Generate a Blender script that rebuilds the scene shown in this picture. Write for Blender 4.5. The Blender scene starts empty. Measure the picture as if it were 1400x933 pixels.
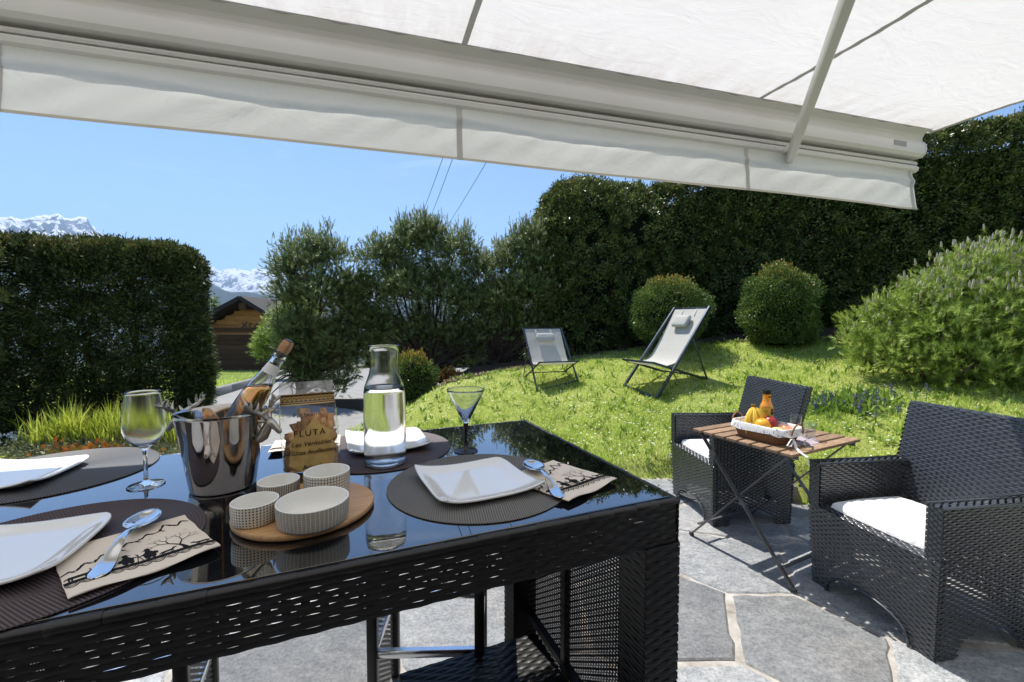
import bpy, math, random
import numpy as np
from mathutils import Vector, Matrix
random.seed(7); rng = np.random.default_rng(11)
R = math.radians; pi = math.pi
sc = bpy.context.scene; C = sc.collection

# ------------------------------------------------------------ camera
CAMZ = 1.42; PITCH = R(2.6); F = 590.0
cam = bpy.data.objects.new('camera', bpy.data.cameras.new('camera'))
cam.data.sensor_width = 36; cam.data.lens = F/1400*36
cam.data.clip_start = 0.02; cam.data.clip_end = 40000
cam.location = (0, 0, CAMZ); cam.rotation_euler = (pi/2-PITCH, 0, 0)
C.objects.link(cam); sc.camera = cam

# ------------------------------------------------------------ sky, sun, exposure
SUNV = Vector((-.27, .45, 1)).normalized()
elev = math.asin(SUNV.z); azim = math.atan2(SUNV.x, SUNV.y)
w = bpy.data.worlds.new("World"); sc.world = w; w.use_nodes = True
nt = w.node_tree; nt.nodes.clear()
sky = nt.nodes.new('ShaderNodeTexSky'); sky.sky_type = 'NISHITA'; sky.sun_disc = False
sky.sun_elevation = elev; sky.sun_rotation = azim; sky.altitude = 2200
sky.air_density = .9; sky.dust_density = .1; sky.ozone_density = 4.5
bg = nt.nodes.new('ShaderNodeBackground'); bg.inputs[1].default_value = .135
ow = nt.nodes.new('ShaderNodeOutputWorld')
tc = nt.nodes.new('ShaderNodeTexCoord'); mp = nt.nodes.new('ShaderNodeMapping'); mp.inputs[3].default_value = (1.2, 3.0, 9.0); mp.inputs[2].default_value = (0, .15, .5)
cn = nt.nodes.new('ShaderNodeTexNoise'); cn.inputs['Scale'].default_value = 1.6; cn.inputs['Detail'].default_value = 7; cn.inputs['Roughness'].default_value = .62; cn.inputs['Distortion'].default_value = .8
mr = nt.nodes.new('ShaderNodeMapRange'); mr.inputs[1].default_value = .56; mr.inputs[2].default_value = .82; mr.inputs[4].default_value = .36
cx_ = nt.nodes.new('ShaderNodeMix'); cx_.data_type = 'RGBA'; cx_.inputs[7].default_value = (5.2, 5.6, 6.2, 1)
nt.links.new(tc.outputs['Generated'], mp.inputs[0]); nt.links.new(mp.outputs[0], cn.inputs['Vector']); nt.links.new(cn.outputs[0], mr.inputs[0]); nt.links.new(mr.outputs[0], cx_.inputs[0])
nt.links.new(sky.outputs[0], cx_.inputs[6]); nt.links.new(cx_.outputs[2], bg.inputs[0]); nt.links.new(bg.outputs[0], ow.inputs[0])
sl = bpy.data.lights.new('sun', 'SUN'); sl.energy = 4.9; sl.angle = R(.5); sl.color = (1, .955, .88)
so = bpy.data.objects.new('sun', sl); so.rotation_euler = SUNV.to_track_quat('Z', 'Y').to_euler(); so.location = (-3, 5, 12)
C.objects.link(so)
sc.view_settings.view_transform = 'Standard'; sc.view_settings.look = 'None'
sc.view_settings.exposure = .76; sc.view_settings.gamma = 1
sc.cycles.max_bounces = 14; sc.cycles.transmission_bounces = 12; sc.cycles.transparent_max_bounces = 24
sc.cycles.diffuse_bounces = 4; sc.cycles.glossy_bounces = 5
sc.cycles.caustics_reflective = False; sc.cycles.caustics_refractive = False

# ------------------------------------------------------------ pixel <-> place helpers (photo pixels, 1400 wide)
def ray(px, py):
    a, b = (px-700)/F, -(py-466.5)/F
    return Vector((a, math.cos(PITCH)+b*math.sin(PITCH), -math.sin(PITCH)+b*math.cos(PITCH)))
def G(px, py, z):
    d = ray(px, py); t = (z-CAMZ)/d.z; return Vector((d.x*t, d.y*t, z))
def D(px, py, Y):
    d = ray(px, py); t = Y/d.y; return Vector((d.x*t, Y, CAMZ+d.z*t))
def sstep(a, b, x):
    t = np.clip((x-a)/(b-a), 0, 1); return t*t*(3-2*t)
def ground_z(x, y):
    x = np.asarray(x, float); y = np.asarray(y, float)
    base = -.075*np.clip(y-7, 0, 60) - .012*np.clip(y-60, 0, 400)
    lawn = np.clip(.10+.24*(np.minimum(y, 6.6)-3.9)+.05*np.clip(y-6.6, 0, 30)+.12*(np.clip(x, -3, 6)-1), .0, 3)
    edge = -2.1+.25*np.clip(y-5.5, 0, 3)
    m = sstep(0, .9, x-edge)
    m2 = 1-sstep(7.6, 9.6, y)*(1-sstep(2.6, 4.2, x))
    lawn = lawn + .13*sstep(1.5, 2.2, x)*(1-sstep(3.8, 5.4, y))
    front = sstep(0, .10, y-(np.minimum(3.85, 3.85-.62*(x-1.4))+.01))
    lz = lawn*m*m2*front
    return base*(1-np.clip(m*m2, 0, 1)) + lz
def T(px, py):
    d = ray(px, py); t = .5
    for _ in range(4000):
        p = Vector((d.x*t, d.y*t, CAMZ+d.z*t))
        if p.z <= float(ground_z(p.x, p.y)): return p
        t += .01 if t < 12 else .05
    return p

# ------------------------------------------------------------ object helpers
def tag(o, label=None, cat=None, group=None, kind=None):
    if label: o['label'] = label
    if cat: o['category'] = cat
    if group: o['group'] = group
    if kind: o['kind'] = kind
    return o
def thing(name, label, cat, loc=(0, 0, 0), rz=0, group=None):
    o = bpy.data.objects.new(name, None); C.objects.link(o); o.empty_display_size = .1
    o.location = loc; o.rotation_euler = (0, 0, rz); return tag(o, label, cat, group)
def copy_tree(o, parent=None):
    c = o.copy(); C.objects.link(c); c.parent = parent
    for ch in list(o.children): copy_tree(ch, c)
    return c
def link(name, me, mat, parent=None, smooth=True, loc=None, rot=None):
    if mat is not None and not me.materials:
        for m_ in (mat if isinstance(mat, (list, tuple)) else [mat]): me.materials.append(m_)
    if smooth and len(me.polygons): me.polygons.foreach_set('use_smooth', [True]*len(me.polygons))
    o = bpy.data.objects.new(name, me); C.objects.link(o)
    if parent: o.parent = parent
    if loc is not None: o.location = loc
    if rot is not None: o.rotation_euler = rot
    return o
def np_mesh(name, V, Fc, smooth=False, UV=None):
    me = bpy.data.meshes.new(name); V = np.asarray(V, np.float32); Fc = np.asarray(Fc, np.int32)
    n = Fc.shape[1]; me.vertices.add(len(V)); me.vertices.foreach_set('co', V.ravel())
    me.loops.add(Fc.size); me.loops.foreach_set('vertex_index', Fc.ravel())
    me.polygons.add(len(Fc)); me.polygons.foreach_set('loop_start', np.arange(0, Fc.size, n, dtype=np.int32))
    me.polygons.foreach_set('loop_total', np.full(len(Fc), n, np.int32))
    if UV is not None:
        l = me.uv_layers.new(name='UVMap'); l.data.foreach_set('uv', np.asarray(UV, np.float32)[Fc.ravel()].ravel())
    me.update(calc_edges=True); return me

class MB:
    def __init__(s): s.v = []; s.f = []; s.uv = {}; s.mi = []; s.cm = 0
    def add(s, vs, fs, uvs=None):
        b = len(s.v); s.v += [tuple(p) for p in vs]
        for k, f in enumerate(fs):
            if uvs is not None: s.uv[len(s.f)] = uvs[k]
            s.f.append(tuple(i+b for i in f)); s.mi.append(s.cm)
        return s
    def box(s, c, d, M=None, bev=0):
        x, y, z = d[0]/2, d[1]/2, d[2]/2
        if bev <= 0:
            vs = [Vector((i*x, j*y, k*z)) for k in (-1, 1) for j in (-1, 1) for i in (-1, 1)]
            fs = [(0, 2, 3, 1), (4, 5, 7, 6), (0, 1, 5, 4), (2, 6, 7, 3), (0, 4, 6, 2), (1, 3, 7, 5)]
        else:
            b = min(bev, x*.9, y*.9, z*.9)
            ring = lambda zz, ins: [Vector(p) for p in ((-x+ins, -y+b+ins*0, zz), (-x+b, -y+ins, zz), (x-b, -y+ins, zz), (x-ins, -y+b, zz), (x-ins, y-b, zz), (x-b, y-ins, zz), (-x+b, y-ins, zz), (-x+ins, y-b, zz))]
            vs = ring(-z, b*.7)+ring(-z+b, 0)+ring(z-b, 0)+ring(z, b*.7); fs = [tuple(range(7, -1, -1)), tuple(range(24, 32))]
            for r in range(3):
                for i in range(8):
                    j = (i+1) % 8; fs.append((r*8+i, r*8+j, r*8+8+j, r*8+8+i))
        c = Vector(c); vs = [(M @ v if M is not None else v)+c for v in vs]
        return s.add(vs, fs)
    def bar(s, a, b, w_, h_, up=(0, 0, 1), bev=0):
        a = Vector(a); b = Vector(b); d = (b-a); L = d.length; d.normalize(); up = Vector(up)
        sd = d.cross(up)
        if sd.length < 1e-4: sd = d.cross(Vector((1, 0, 0)))
        sd.normalize(); u2 = sd.cross(d)
        M = Matrix((d, sd, u2)).transposed()
        return s.box((a+b)/2, (L, w_, h_), M, bev)
    def tube(s, pts, rad, n=8, caps=True, closed=False):
        pts = [Vector(p) for p in pts]; m = len(pts)
        if not isinstance(rad, (list, tuple)): rad = [rad]*m
        up = None; vs = []; 
        for i, p in enumerate(pts):
            if closed: t = pts[(i+1) % m]-pts[i-1]
            else: t = pts[min(i+1, m-1)]-pts[max(i-1, 0)]
            if t.length < 1e-9: t = Vector((0, 0, 1))
            t.normalize()
            if up is None: up = t.orthogonal().normalized()
            up = up-t*up.dot(t)
            if up.length < 1e-6: up = t.orthogonal()
            up.normalize(); sd = t.cross(up)
            for k in range(n):
                a = 2*pi*k/n; vs.append(p+(up*math.cos(a)+sd*math.sin(a))*rad[i])
        fs = []; q = m if closed else m-1
        for i in range(q):
            i2 = (i+1) % m
            for k in range(n):
                l = (k+1) % n; fs.append((i*n+k, i*n+l, i2*n+l, i2*n+k))
        if caps and not closed: fs += [tuple(range(n-1, -1, -1)), tuple(range((m-1)*n, m*n))]
        return s.add(vs, fs)
    def lathe(s, prof, n=48, c=(0, 0, 0), uv=False, sx=1, sy=1, M=None):
        # prof: (r, z); r=0 ends are poles
        c = Vector(c); vs = []; idx = []
        for (r, z) in prof:
            if r <= 1e-7: idx.append([len(vs)]*n); vs.append(Vector((0, 0, z)))
            else:
                idx.append(list(range(len(vs), len(vs)+n)))
                vs += [Vector((r*sx*math.cos(2*pi*k/n), r*sy*math.sin(2*pi*k/n), z)) for k in range(n)]
        fs = []; uvs = []; L = [0]
        for i in range(1, len(prof)): L.append(L[-1]+math.dist(prof[i], prof[i-1]))
        for i in range(len(prof)-1):
            for k in range(n):
                l = (k+1) % n; a, b, c2, d = idx[i][k], idx[i][l], idx[i+1][l], idx[i+1][k]
                q = [(a, k/n, L[i]), (b, (k+1)/n, L[i]), (c2, (k+1)/n, L[i+1]), (d, k/n, L[i+1])]
                o = []
                for e in q:
                    if not o or e[0] not in [x[0] for x in o]: o.append(e)
                if len(o) > 2: fs.append(tuple(e[0] for e in o)); uvs.append([(e[1], e[2]) for e in o])
        vs = [(M @ v if M is not None else v)+c for v in vs]
        return s.add(vs, fs, uvs if uv else None)
    def poly(s, pts2, z0, z1, M=None, c=(0, 0, 0)):
        n = len(pts2); c = Vector(c)
        vs = [Vector((x, y, z0)) for x, y in pts2]+[Vector((x, y, z1)) for x, y in pts2]
        fs = [tuple(range(n-1, -1, -1)), tuple(range(n, 2*n))]+[(i, (i+1) % n, n+(i+1) % n, n+i) for i in range(n)]
        return s.add([(M @ v if M is not None else v)+c for v in vs], fs)
    def ball(s, c, r, n=12, m=8, sc_=(1, 1, 1), M=None):
        prof = [(0, -r)]+[(r*math.cos(a), r*math.sin(a)) for a in np.linspace(-pi/2, pi/2, m+1)[1:-1]]+[(0, r)]
        b = len(s.v); s.lathe(prof, n)
        c = Vector(c)
        for i in range(b, len(s.v)):
            v = Vector(s.v[i]); v = Vector((v.x*sc_[0], v.y*sc_[1], v.z*sc_[2])); v = (M @ v if M is not None else v)+c; s.v[i] = tuple(v)
        return s
    def grid(s, fn, nu, nv, uv=True):
        vs = [fn(i/nu, j/nv) for j in range(nv+1) for i in range(nu+1)]; fs = []; uvs = []
        for j in range(nv):
            for i in range(nu):
                a = j*(nu+1)+i; fs.append((a, a+1, a+nu+2, a+nu+1))
                uvs.append([(i/nu, j/nv), ((i+1)/nu, j/nv), ((i+1)/nu, (j+1)/nv), (i/nu, (j+1)/nv)])
        return s.add(vs, fs, uvs if uv else None)
    def mesh(s, name):
        me = bpy.data.meshes.new(name); me.from_pydata(s.v, [], s.f)
        if s.uv:
            l = me.uv_layers.new(name='UVMap')
            for p in me.polygons:
                u = s.uv.get(p.index)
                if u:
                    for li, q in zip(p.loop_indices, u): l.data[li].uv = q
        if any(s.mi): me.polygons.foreach_set('material_index', s.mi)
        me.update(); return me
    def build(s, name, mat, parent=None, smooth=True, loc=None, rot=None, sharp=40):
        me = s.mesh(name); o = link(name, me, mat, parent, smooth, loc, rot)
        if smooth and sharp:
            try: me.set_sharp_from_angle(angle=R(sharp))
            except Exception: pass
        return o

# ------------------------------------------------------------ materials
class NT:
    def __init__(s, name):
        s.m = bpy.data.materials.new(name); s.m.use_nodes = True; s.t = s.m.node_tree; s.t.nodes.clear()
        s.out = s.t.nodes.new('ShaderNodeOutputMaterial')
    def n(s, ty, **kw):
        nd = s.t.nodes.new(ty); ins = kw.pop('i', {})
        for k, v in kw.items(): setattr(nd, k, v)
        for k, v in ins.items():
            if isinstance(v, bpy.types.NodeSocket): s.t.links.new(v, nd.inputs[k])
            else: nd.inputs[k].default_value = v
        return nd
    def math(s, op, a, b=None, c=None):
        i = {0: a}
        if b is not None: i[1] = b
        if c is not None: i[2] = c
        return s.n('ShaderNodeMath', operation=op, i=i).outputs[0]
    def mix(s, f, a, b):
        nd = s.n('ShaderNodeMix', data_type='RGBA'); 
        for sock, v in ((nd.inputs[0], f), (nd.inputs[6], a), (nd.inputs[7], b)):
            if isinstance(v, bpy.types.NodeSocket): s.t.links.new(v, sock)
            else: sock.default_value = v if not isinstance(v, tuple) else (*v, 1)[:4]
        return nd.outputs[2]
    def coord(s, k='Object'): return s.n('ShaderNodeTexCoord').outputs[k]
    def noise(s, scale, detail=4, vec=None, rough=.55, dist=0):
        i = {'Scale': scale, 'Detail': detail, 'Roughness': rough, 'Distortion': dist}
        i['Vector'] = vec if vec is not None else s.coord()
        return s.n('ShaderNodeTexNoise', i=i).outputs[0]
    def ramp(s, v, stops):
        r = s.n('ShaderNodeValToRGB', i={0: v}); e = r.color_ramp.elements
        while len(e) < len(stops): e.new(.5)
        for k, (p, c) in enumerate(stops): e[k].position = p; e[k].color = (*c, 1) if len(c) == 3 else c
        return r.outputs[0]
    def g(s, v, lo, hi): return s.n('ShaderNodeMapRange', i={0: v, 1: lo, 2: hi}).outputs[0]
    def map(s, v, sc_=(1, 1, 1), rot=(0, 0, 0)):
        return s.n('ShaderNodeMapping', i={0: v, 2: rot, 3: sc_}).outputs[0]
    def bump(s, h, st=.3, d=.01): return s.n('ShaderNodeBump', i={'Height': h, 'Strength': st, 'Distance': d}).outputs[0]
    def bsdf(s, **i):
        k = {}
        for a, v in i.items():
            a = a.replace('_', ' '); k[a] = (*v, 1) if isinstance(v, tuple) and len(v) == 3 else v
        b = s.n('ShaderNodeBsdfPrincipled', i=k); return b.outputs[0]
    def done(s, sh): s.t.links.new(sh, s.out.inputs[0]); return s.m
def rgb(*c): return tuple(c)

def simple(name, col, rough=.5, metal=0, var=.15, vs=8, bump=0, bs=60, bd=.002, spec=.5, **kw):
    t = NT(name); n1 = t.noise(vs, 4)
    c = t.mix(n1, tuple(x*(1-var) for x in col), tuple(min(1, x*(1+var)) for x in col))
    rr = t.math('ADD', t.math('MULTIPLY', t.noise(vs*3, 3), .16), rough-.08)
    k = dict(Base_Color=c, Roughness=rr, Metallic=float(metal)); k.update(kw)
    k['Specular IOR Level'] = spec
    if bump: k['Normal'] = t.bump(t.noise(bs, 4), bump, bd)
    return t.done(t.bsdf(**k))
def foliage(name, cols, rough=.5, trans=.35, scale=1.2, spec=.35, wr=.75, wn=1.0):
    t = NT(name)
    geo = t.n('ShaderNodeNewGeometry'); rnd = geo.outputs['Random Per Island']
    big = t.noise(scale, 3)
    v = t.math('ADD', t.math('MULTIPLY', rnd, wr), t.math('MULTIPLY', t.math('SUBTRACT', big, .37), wn))
    k = len(cols); c = t.ramp(v, [(i/(k-1)*.9+.05, cols[i]) for i in range(k)])
    b = t.bsdf(Base_Color=c, Roughness=rough, **{'Specular IOR Level': spec})
    tr = t.n('ShaderNodeBsdfTranslucent', i={0: c}).outputs[0]
    return t.done(t.n('ShaderNodeMixShader', i={0: trans, 1: b, 2: tr}).outputs[0])
def wood(name, c1, c2, c3, scale=(1, 14, 14), rough=.6, bs=.4, spec=.3, s0=6):
    t = NT(name); oi = t.n('ShaderNodeObjectInfo').outputs['Random']
    off = t.n('ShaderNodeCombineXYZ', i={0: t.math('MULTIPLY', oi, 37.), 1: t.math('MULTIPLY', oi, 11.), 2: 0.}).outputs[0]
    v = t.n('ShaderNodeVectorMath', operation='ADD', i={0: t.map(t.coord(), scale), 1: off}).outputs[0]
    n1 = t.noise(s0, 6, v, .6, .6); n2 = t.noise(s0*5, 3, v)
    c = t.ramp(t.math('ADD', t.math('MULTIPLY', n1, .8), t.math('MULTIPLY', n2, .2)), [(.3, c1), (.5, c2), (.72, c3)])
    hs = t.n('ShaderNodeHueSaturation', i={'Value': t.math('ADD', t.math('MULTIPLY', oi, .35), .82), 'Color': c}).outputs[0]
    return t.done(t.bsdf(Base_Color=hs, Roughness=rough, Normal=t.bump(n1, bs, .003), **{'Specular IOR Level': spec}))
def glass(name, col=(1, 1, 1), ior=1.48, rough=0.0):
    t = NT(name); sm = t.noise(30, 3)
    return t.done(t.bsdf(Base_Color=col, Roughness=t.g(sm, -2. if not rough else 0, 40.) if not rough else rough, IOR=ior, **{'Transmission Weight': 1.0}))
M = {}
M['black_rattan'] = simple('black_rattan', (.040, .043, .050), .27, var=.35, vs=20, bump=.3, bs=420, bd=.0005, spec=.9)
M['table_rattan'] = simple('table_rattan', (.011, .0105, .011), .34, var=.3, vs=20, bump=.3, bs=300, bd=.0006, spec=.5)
M['black_metal'] = simple('black_metal', (.015, .015, .016), .4, metal=0, bump=.1, bs=200)
M['iron'] = simple('iron', (.10, .10, .105), .45, metal=.3, bump=.2, bs=180, bd=.0006)
M['plastic_black'] = simple('plastic_black', (.012, .012, .012), .35)
M['chrome'] = simple('chrome', (.78, .78, .80), .2, metal=1, var=.04)
M['steel_polished'] = simple('steel_polished', (.46, .44, .43), .09, metal=1, var=.03)
M['spoon_steel'] = simple('spoon_steel', (.82, .81, .8), .12, metal=1, var=.02)
M['pewter'] = simple('pewter', (.42, .40, .37), .34, metal=1, var=.25, vs=60, bump=.4, bs=260, bd=.0008)
M['deck_frame'] = simple('deck_frame', (.07, .085, .11), .35, metal=.75, var=.1)
M['porcelain'] = simple('porcelain', (.84, .84, .83), .09, var=.015, vs=3, **{'Coat Weight': .5, 'Coat Roughness': .04})
M['bowl_inside'] = simple('bowl_inside', (.82, .81, .77), .16, var=.02)
M['glass'] = glass('glass')
M['water'] = glass('water', ior=1.33)
M['sling'] = None

def m_tabletop():
    t = NT('black_glass'); dust = t.math('POWER', t.noise(900, 2), 9.)
    sm = t.g(t.noise(7, 6, t.map(t.coord(), (1, 2.5, 1), (0, 0, .7)), .75), .55, .75); r = t.math('ADD', t.math('MULTIPLY', sm, .06), .014)
    return t.done(t.bsdf(Base_Color=t.mix(t.math('MULTIPLY', dust, .6), (.006, .007, .009), (.2, .2, .2)), Roughness=r, IOR=1.85,
        **{'Coat Weight': 1.0, 'Coat Roughness': .012, 'Coat IOR': 1.6}))
M['black_glass'] = m_tabletop()
def m_fabric(name, col, tr, folds=True, dirt=(.5, .48, .44), sc_=3):
    t = NT(name); co = t.coord()
    wv = t.noise(sc_*1.2, 4, t.map(co, (1, 3.2, 1), (0, 0, .5)), .6, 1.2)
    fine = t.noise(420, 2, co); spots = t.g(t.noise(38, 5, co, .8), .70, .78); area = t.g(t.noise(1.3, 3, co), .45, .7)
    sp = t.math('MULTIPLY', spots, area)
    mot = t.noise(2.2, 5, co, .6)
    c = t.mix(t.math('MULTIPLY', mot, .35), col, tuple(x*.86 for x in col)); c = t.mix(t.math('MULTIPLY', sp, .35), c, dirt)
    if name == 'awning_cloth':
        yy = t.n('ShaderNodeSeparateXYZ', i={0: co}).outputs[1]; st = t.math('MULTIPLY', t.g(yy, -.34, -.05), t.g(t.noise(5, 6, t.map(co, (2.5, .7, 1)), .7), .38, .68)); c = t.mix(t.math('MULTIPLY', st, .5), c, (.50, .41, .33))
    nrm = t.bump(t.math('ADD', t.math('MULTIPLY', wv, 1.), t.math('MULTIPLY', fine, .04)), .35, .03)
    b = t.bsdf(Base_Color=c, Roughness=.85, Normal=nrm, **{'Specular IOR Level': .15})
    trn = t.n('ShaderNodeBsdfTranslucent', i={0: c, 'Normal': nrm}).outputs[0]
    return t.done(t.n('ShaderNodeMixShader', i={0: tr, 1: b, 2: trn}).outputs[0])
M['awning_cloth'] = m_fabric('awning_cloth', (.83, .80, .76), .45)
M['valance_cloth'] = m_fabric('valance_cloth', (.78, .775, .74), .34)
M['awning_seam'] = m_fabric('awning_seam', (.50, .49, .46), .12)
M['awning_metal'] = simple('awning_metal', (.68, .67, .63), .38, var=.08, vs=3, bump=.05, bs=60)
M['awning_dirty'] = simple('awning_dirty', (.62, .61, .57), .45, var=.12, vs=4)
M['rubber'] = simple('rubber', (.03, .03, .03), .6)
M['cushion'] = m_fabric('cushion', (.82, .82, .82), .08, sc_=9)
M['sling'] = m_fabric('sling', (.74, .72, .67), .42, sc_=1)
M['pillow'] = m_fabric('pillow', (.50, .49, .45), .08, sc_=2)

def m_mat(name, col, hi):
    t = NT(name); co = t.coord(); sx = t.n('ShaderNodeSeparateXYZ', i={0: co})
    x, y = sx.outputs[0], sx.outputs[1]
    r = t.math('SQRT', t.math('ADD', t.math('MULTIPLY', x, x), t.math('MULTIPLY', y, y)))
    ring = t.math('FLOOR', t.math('MULTIPLY', r, 205.)); a = t.math('ARCTAN2', y, x)
    st = t.math('SINE', t.math('ADD', t.math('MULTIPLY', t.math('MULTIPLY', a, r), 1300.), t.math('MULTIPLY', ring, 2.6)))
    st = t.g(st, -.3, 1.); c = t.mix(st, col, hi)
    return t.done(t.bsdf(Base_Color=c, Roughness=.55, Normal=t.bump(st, .5, .0008), **{'Specular IOR Level': .35}))
M['mat_grey'] = m_mat('mat_grey', (.085, .083, .082), (.25, .245, .235))
M['mat_plum'] = m_mat('mat_plum', (.036, .028, .031), (.14, .11, .12))
M['mat_slate'] = m_mat('mat_slate', (.045, .047, .052), (.15, .155, .165))
M['napkin'] = simple('napkin', (.78, .69, .585), .9, var=.04, vs=20, bump=.25, bs=260, bd=.0008, spec=.1)
M['ink'] = simple('ink', (.018, .018, .02), .85, var=.2, spec=.1)
M['bamboo'] = wood('bamboo', (.32, .17, .075), (.50, .29, .13), (.60, .37, .18), (3, 40, 10), .38, .1, .5)
M['table_wood'] = wood('table_wood', (.11, .065, .04), (.27, .17, .10), (.46, .36, .27), (2.5, 30, 20), .6, .5)
M['cork'] = simple('cork', (.45, .24, .12), .8, var=.4, vs=120, bump=.3, bs=300)
M['garage_wood'] = wood('garage_wood', (.30, .125, .04), (.48, .215, .07), (.58, .30, .12), (.6, 3, 9), .75, .4, .2, 3)
M['door_wood'] = wood('door_wood', (.06, .03, .015), (.12, .06, .03), (.18, .095, .05), (.6, 3, 9), .7, .4, .2, 3)
M['trim_wood'] = simple('trim_wood', (.36, .15, .055), .6)
M['roof_dark'] = simple('roof_dark', (.028, .02, .018), .8, var=.3, bump=.3, bs=20)
M['bark'] = simple('bark', (.085, .06, .045), .9, var=.5, vs=14, bump=.8, bs=40, bd=.02, spec=.1)
M['twig'] = simple('twig', (.13, .085, .055), .85, var=.4, vs=14, spec=.1)
def m_bowl(name, kind):
    t = NT(name); uv = t.n('ShaderNodeSeparateXYZ', i={0: t.coord('UV')}); u, v = uv.outputs[0], uv.outputs[1]
    fr = lambda x: t.math('FRACT', x); W = (.70, .66, .58); K = (.022, .02, .02)
    if kind == 'dots':
        a = t.math('SUBTRACT', fr(t.math('MULTIPLY', u, 44.)), .5); b = t.math('SUBTRACT', fr(t.math('MULTIPLY', v, 205.)), .5)
        m = t.math('LESS_THAN', t.math('SQRT', t.math('ADD', t.math('MULTIPLY', t.math('MULTIPLY', a, a), 1.4), t.math('MULTIPLY', b, b))), .30)
    elif kind == 'stripes':
        m = t.math('LESS_THAN', fr(t.math('MULTIPLY', t.math('ADD', u, t.math('MULTIPLY', t.noise(8, 2), .004)), 72.)), .55)
    elif kind == 'grid':
        m = t.math('MAXIMUM', t.math('LESS_THAN', fr(t.math('MULTIPLY', u, 48.)), .17), t.math('LESS_THAN', fr(t.math('MULTIPLY', v, 175.)), .17))
    else:
        col = t.math('MULTIPLY', u, 54.); f = fr(col); tri = t.math('ABSOLUTE', t.math('SUBTRACT', f, .5))
        m = t.math('LESS_THAN', fr(t.math('ADD', t.math('MULTIPLY', v, 330.), t.math('MULTIPLY', tri, 3.4))), .5)
        m = t.math('MULTIPLY', m, t.math('GREATER_THAN', tri, .07))
    return t.done(t.bsdf(Base_Color=t.mix(m, W, K), Roughness=.42))
for k in ('dots', 'stripes', 'grid', 'chevron'): M[k] = m_bowl('bowl_'+k, k)

def m_stone():
    t = NT('flagstone'); oi = t.n('ShaderNodeObjectInfo').outputs['Random']; g = t.n('ShaderNodeNewGeometry')
    off = t.n('ShaderNodeCombineXYZ', i={0: t.math('MULTIPLY', oi, 50.), 1: t.math('MULTIPLY', oi, 23.), 2: 0.}).outputs[0]
    v = t.n('ShaderNodeVectorMath', operation='ADD', i={0: g.outputs['Position'], 1: off}).outputs[0]
    n1 = t.noise(3.2, 8, v, .68, .5); n2 = t.noise(70, 6, v, .9); n4 = t.noise(11, 6, t.map(v, (1, 1.8, 1), (0, 0, .9)), .75); n3 = t.noise(1.4, 3, v)
    veins = t.n('ShaderNodeTexNoise', noise_type='RIDGED_MULTIFRACTAL', i={'Vector': t.map(v, (1, 2.2, 1), (0, 0, .6)), 'Scale': 1.6, 'Detail': 5}).outputs[0] if False else t.math('ABSOLUTE', t.math('SUBTRACT', t.noise(2.1, 5, t.map(v, (1, 2.5, 1), (0, 0, .6)), .6), .5))
    vein = t.g(veins, .022, .0)
    base = t.ramp(n1, [(.28, (.19, .21, .23)), (.48, (.32, .335, .35)), (.66, (.45, .46, .46)), (.8, (.55, .53, .49))])
    base = t.mix(t.math('MULTIPLY', t.g(n3, .52, .66), .45), base, (.42, .335, .25))
    base = t.mix(t.math('MULTIPLY', vein, .5), base, (.58, .57, .54))
    sp = t.g(n2, .40, .60); base = t.mix(t.math('MULTIPLY', t.g(n4, .42, .60), .72), base, (.13, .145, .165)); base = t.mix(sp, t.mix(.38, base, (.07, .08, .09)), t.mix(.32, base, (.78, .79, .79)))
    hv = t.n('ShaderNodeHueSaturation', i={'Value': t.math('ADD', t.math('MULTIPLY', oi, .80), .38), 'Saturation': .9, 'Color': base}).outputs[0]
    h = t.math('ADD', t.math('MULTIPLY', n1, 1.), t.math('MULTIPLY', n2, .12))
    return t.done(t.bsdf(Base_Color=hv, Roughness=t.math('ADD', .45, t.math('MULTIPLY', n2, .3)), Normal=t.bump(h, .55, .012), **{'Specular IOR Level': .45}))
M['flagstone'] = m_stone()
def m_mortar():
    t = NT('mortar'); n = t.noise(9, 8, rough=.7); n2 = t.noise(160, 3)
    c = t.ramp(n, [(.3, (.20, .175, .15)), (.45, (.34, .31, .275)), (.62, (.46, .44, .41))])
    return t.done(t.bsdf(Base_Color=c, Roughness=.9, Normal=t.bump(t.math('ADD', n, t.math('MULTIPLY', n2, .15)), .8, .012), **{'Specular IOR Level': .15}))
M['mortar'] = m_mortar()
def m_ground():
    t = NT('lawn_soil'); n = t.noise(3, 8, rough=.7); n2 = t.noise(90, 4, rough=.8)
    c = t.ramp(n2, [(.3, (.20, .25, .05)), (.5, (.37, .42, .10)), (.7, (.54, .52, .22))])
    c = t.mix(t.math('MULTIPLY', t.g(n, .55, .7), .45), c, (.17, .125, .07))
    return t.done(t.bsdf(Base_Color=c, Roughness=.95, Normal=t.bump(n2, .9, .02), **{'Specular IOR Level': .1}))
M['ground'] = m_ground()
M['road'] = simple('road_asphalt', (.27, .265, .255), .9, var=.25, vs=5, bump=.5, bs=160, bd=.004, spec=.2)
M['soil'] = simple('soil', (.085, .058, .038), .95, var=.55, vs=22, bump=1, bs=60, bd=.03, spec=.1)
M['kerb'] = simple('kerb_stone', (.20, .195, .185), .85, var=.3, vs=14, bump=.5, bs=60, bd=.004)
M['boulder'] = simple('edging_stone', (.22, .20, .165), .9, var=.45, vs=12, bump=.8, bs=40, bd=.01, spec=.2)
M['grass'] = foliage('grass_blades', [(.28, .40, .06), (.45, .58, .10), (.61, .69, .18), (.76, .75, .42)], .42, .5, 1.0)
M['tallgrass'] = foliage('tall_grass', [(.26, .34, .04), (.48, .56, .07), (.64, .64, .16)], .4, .45, 2)
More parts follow.
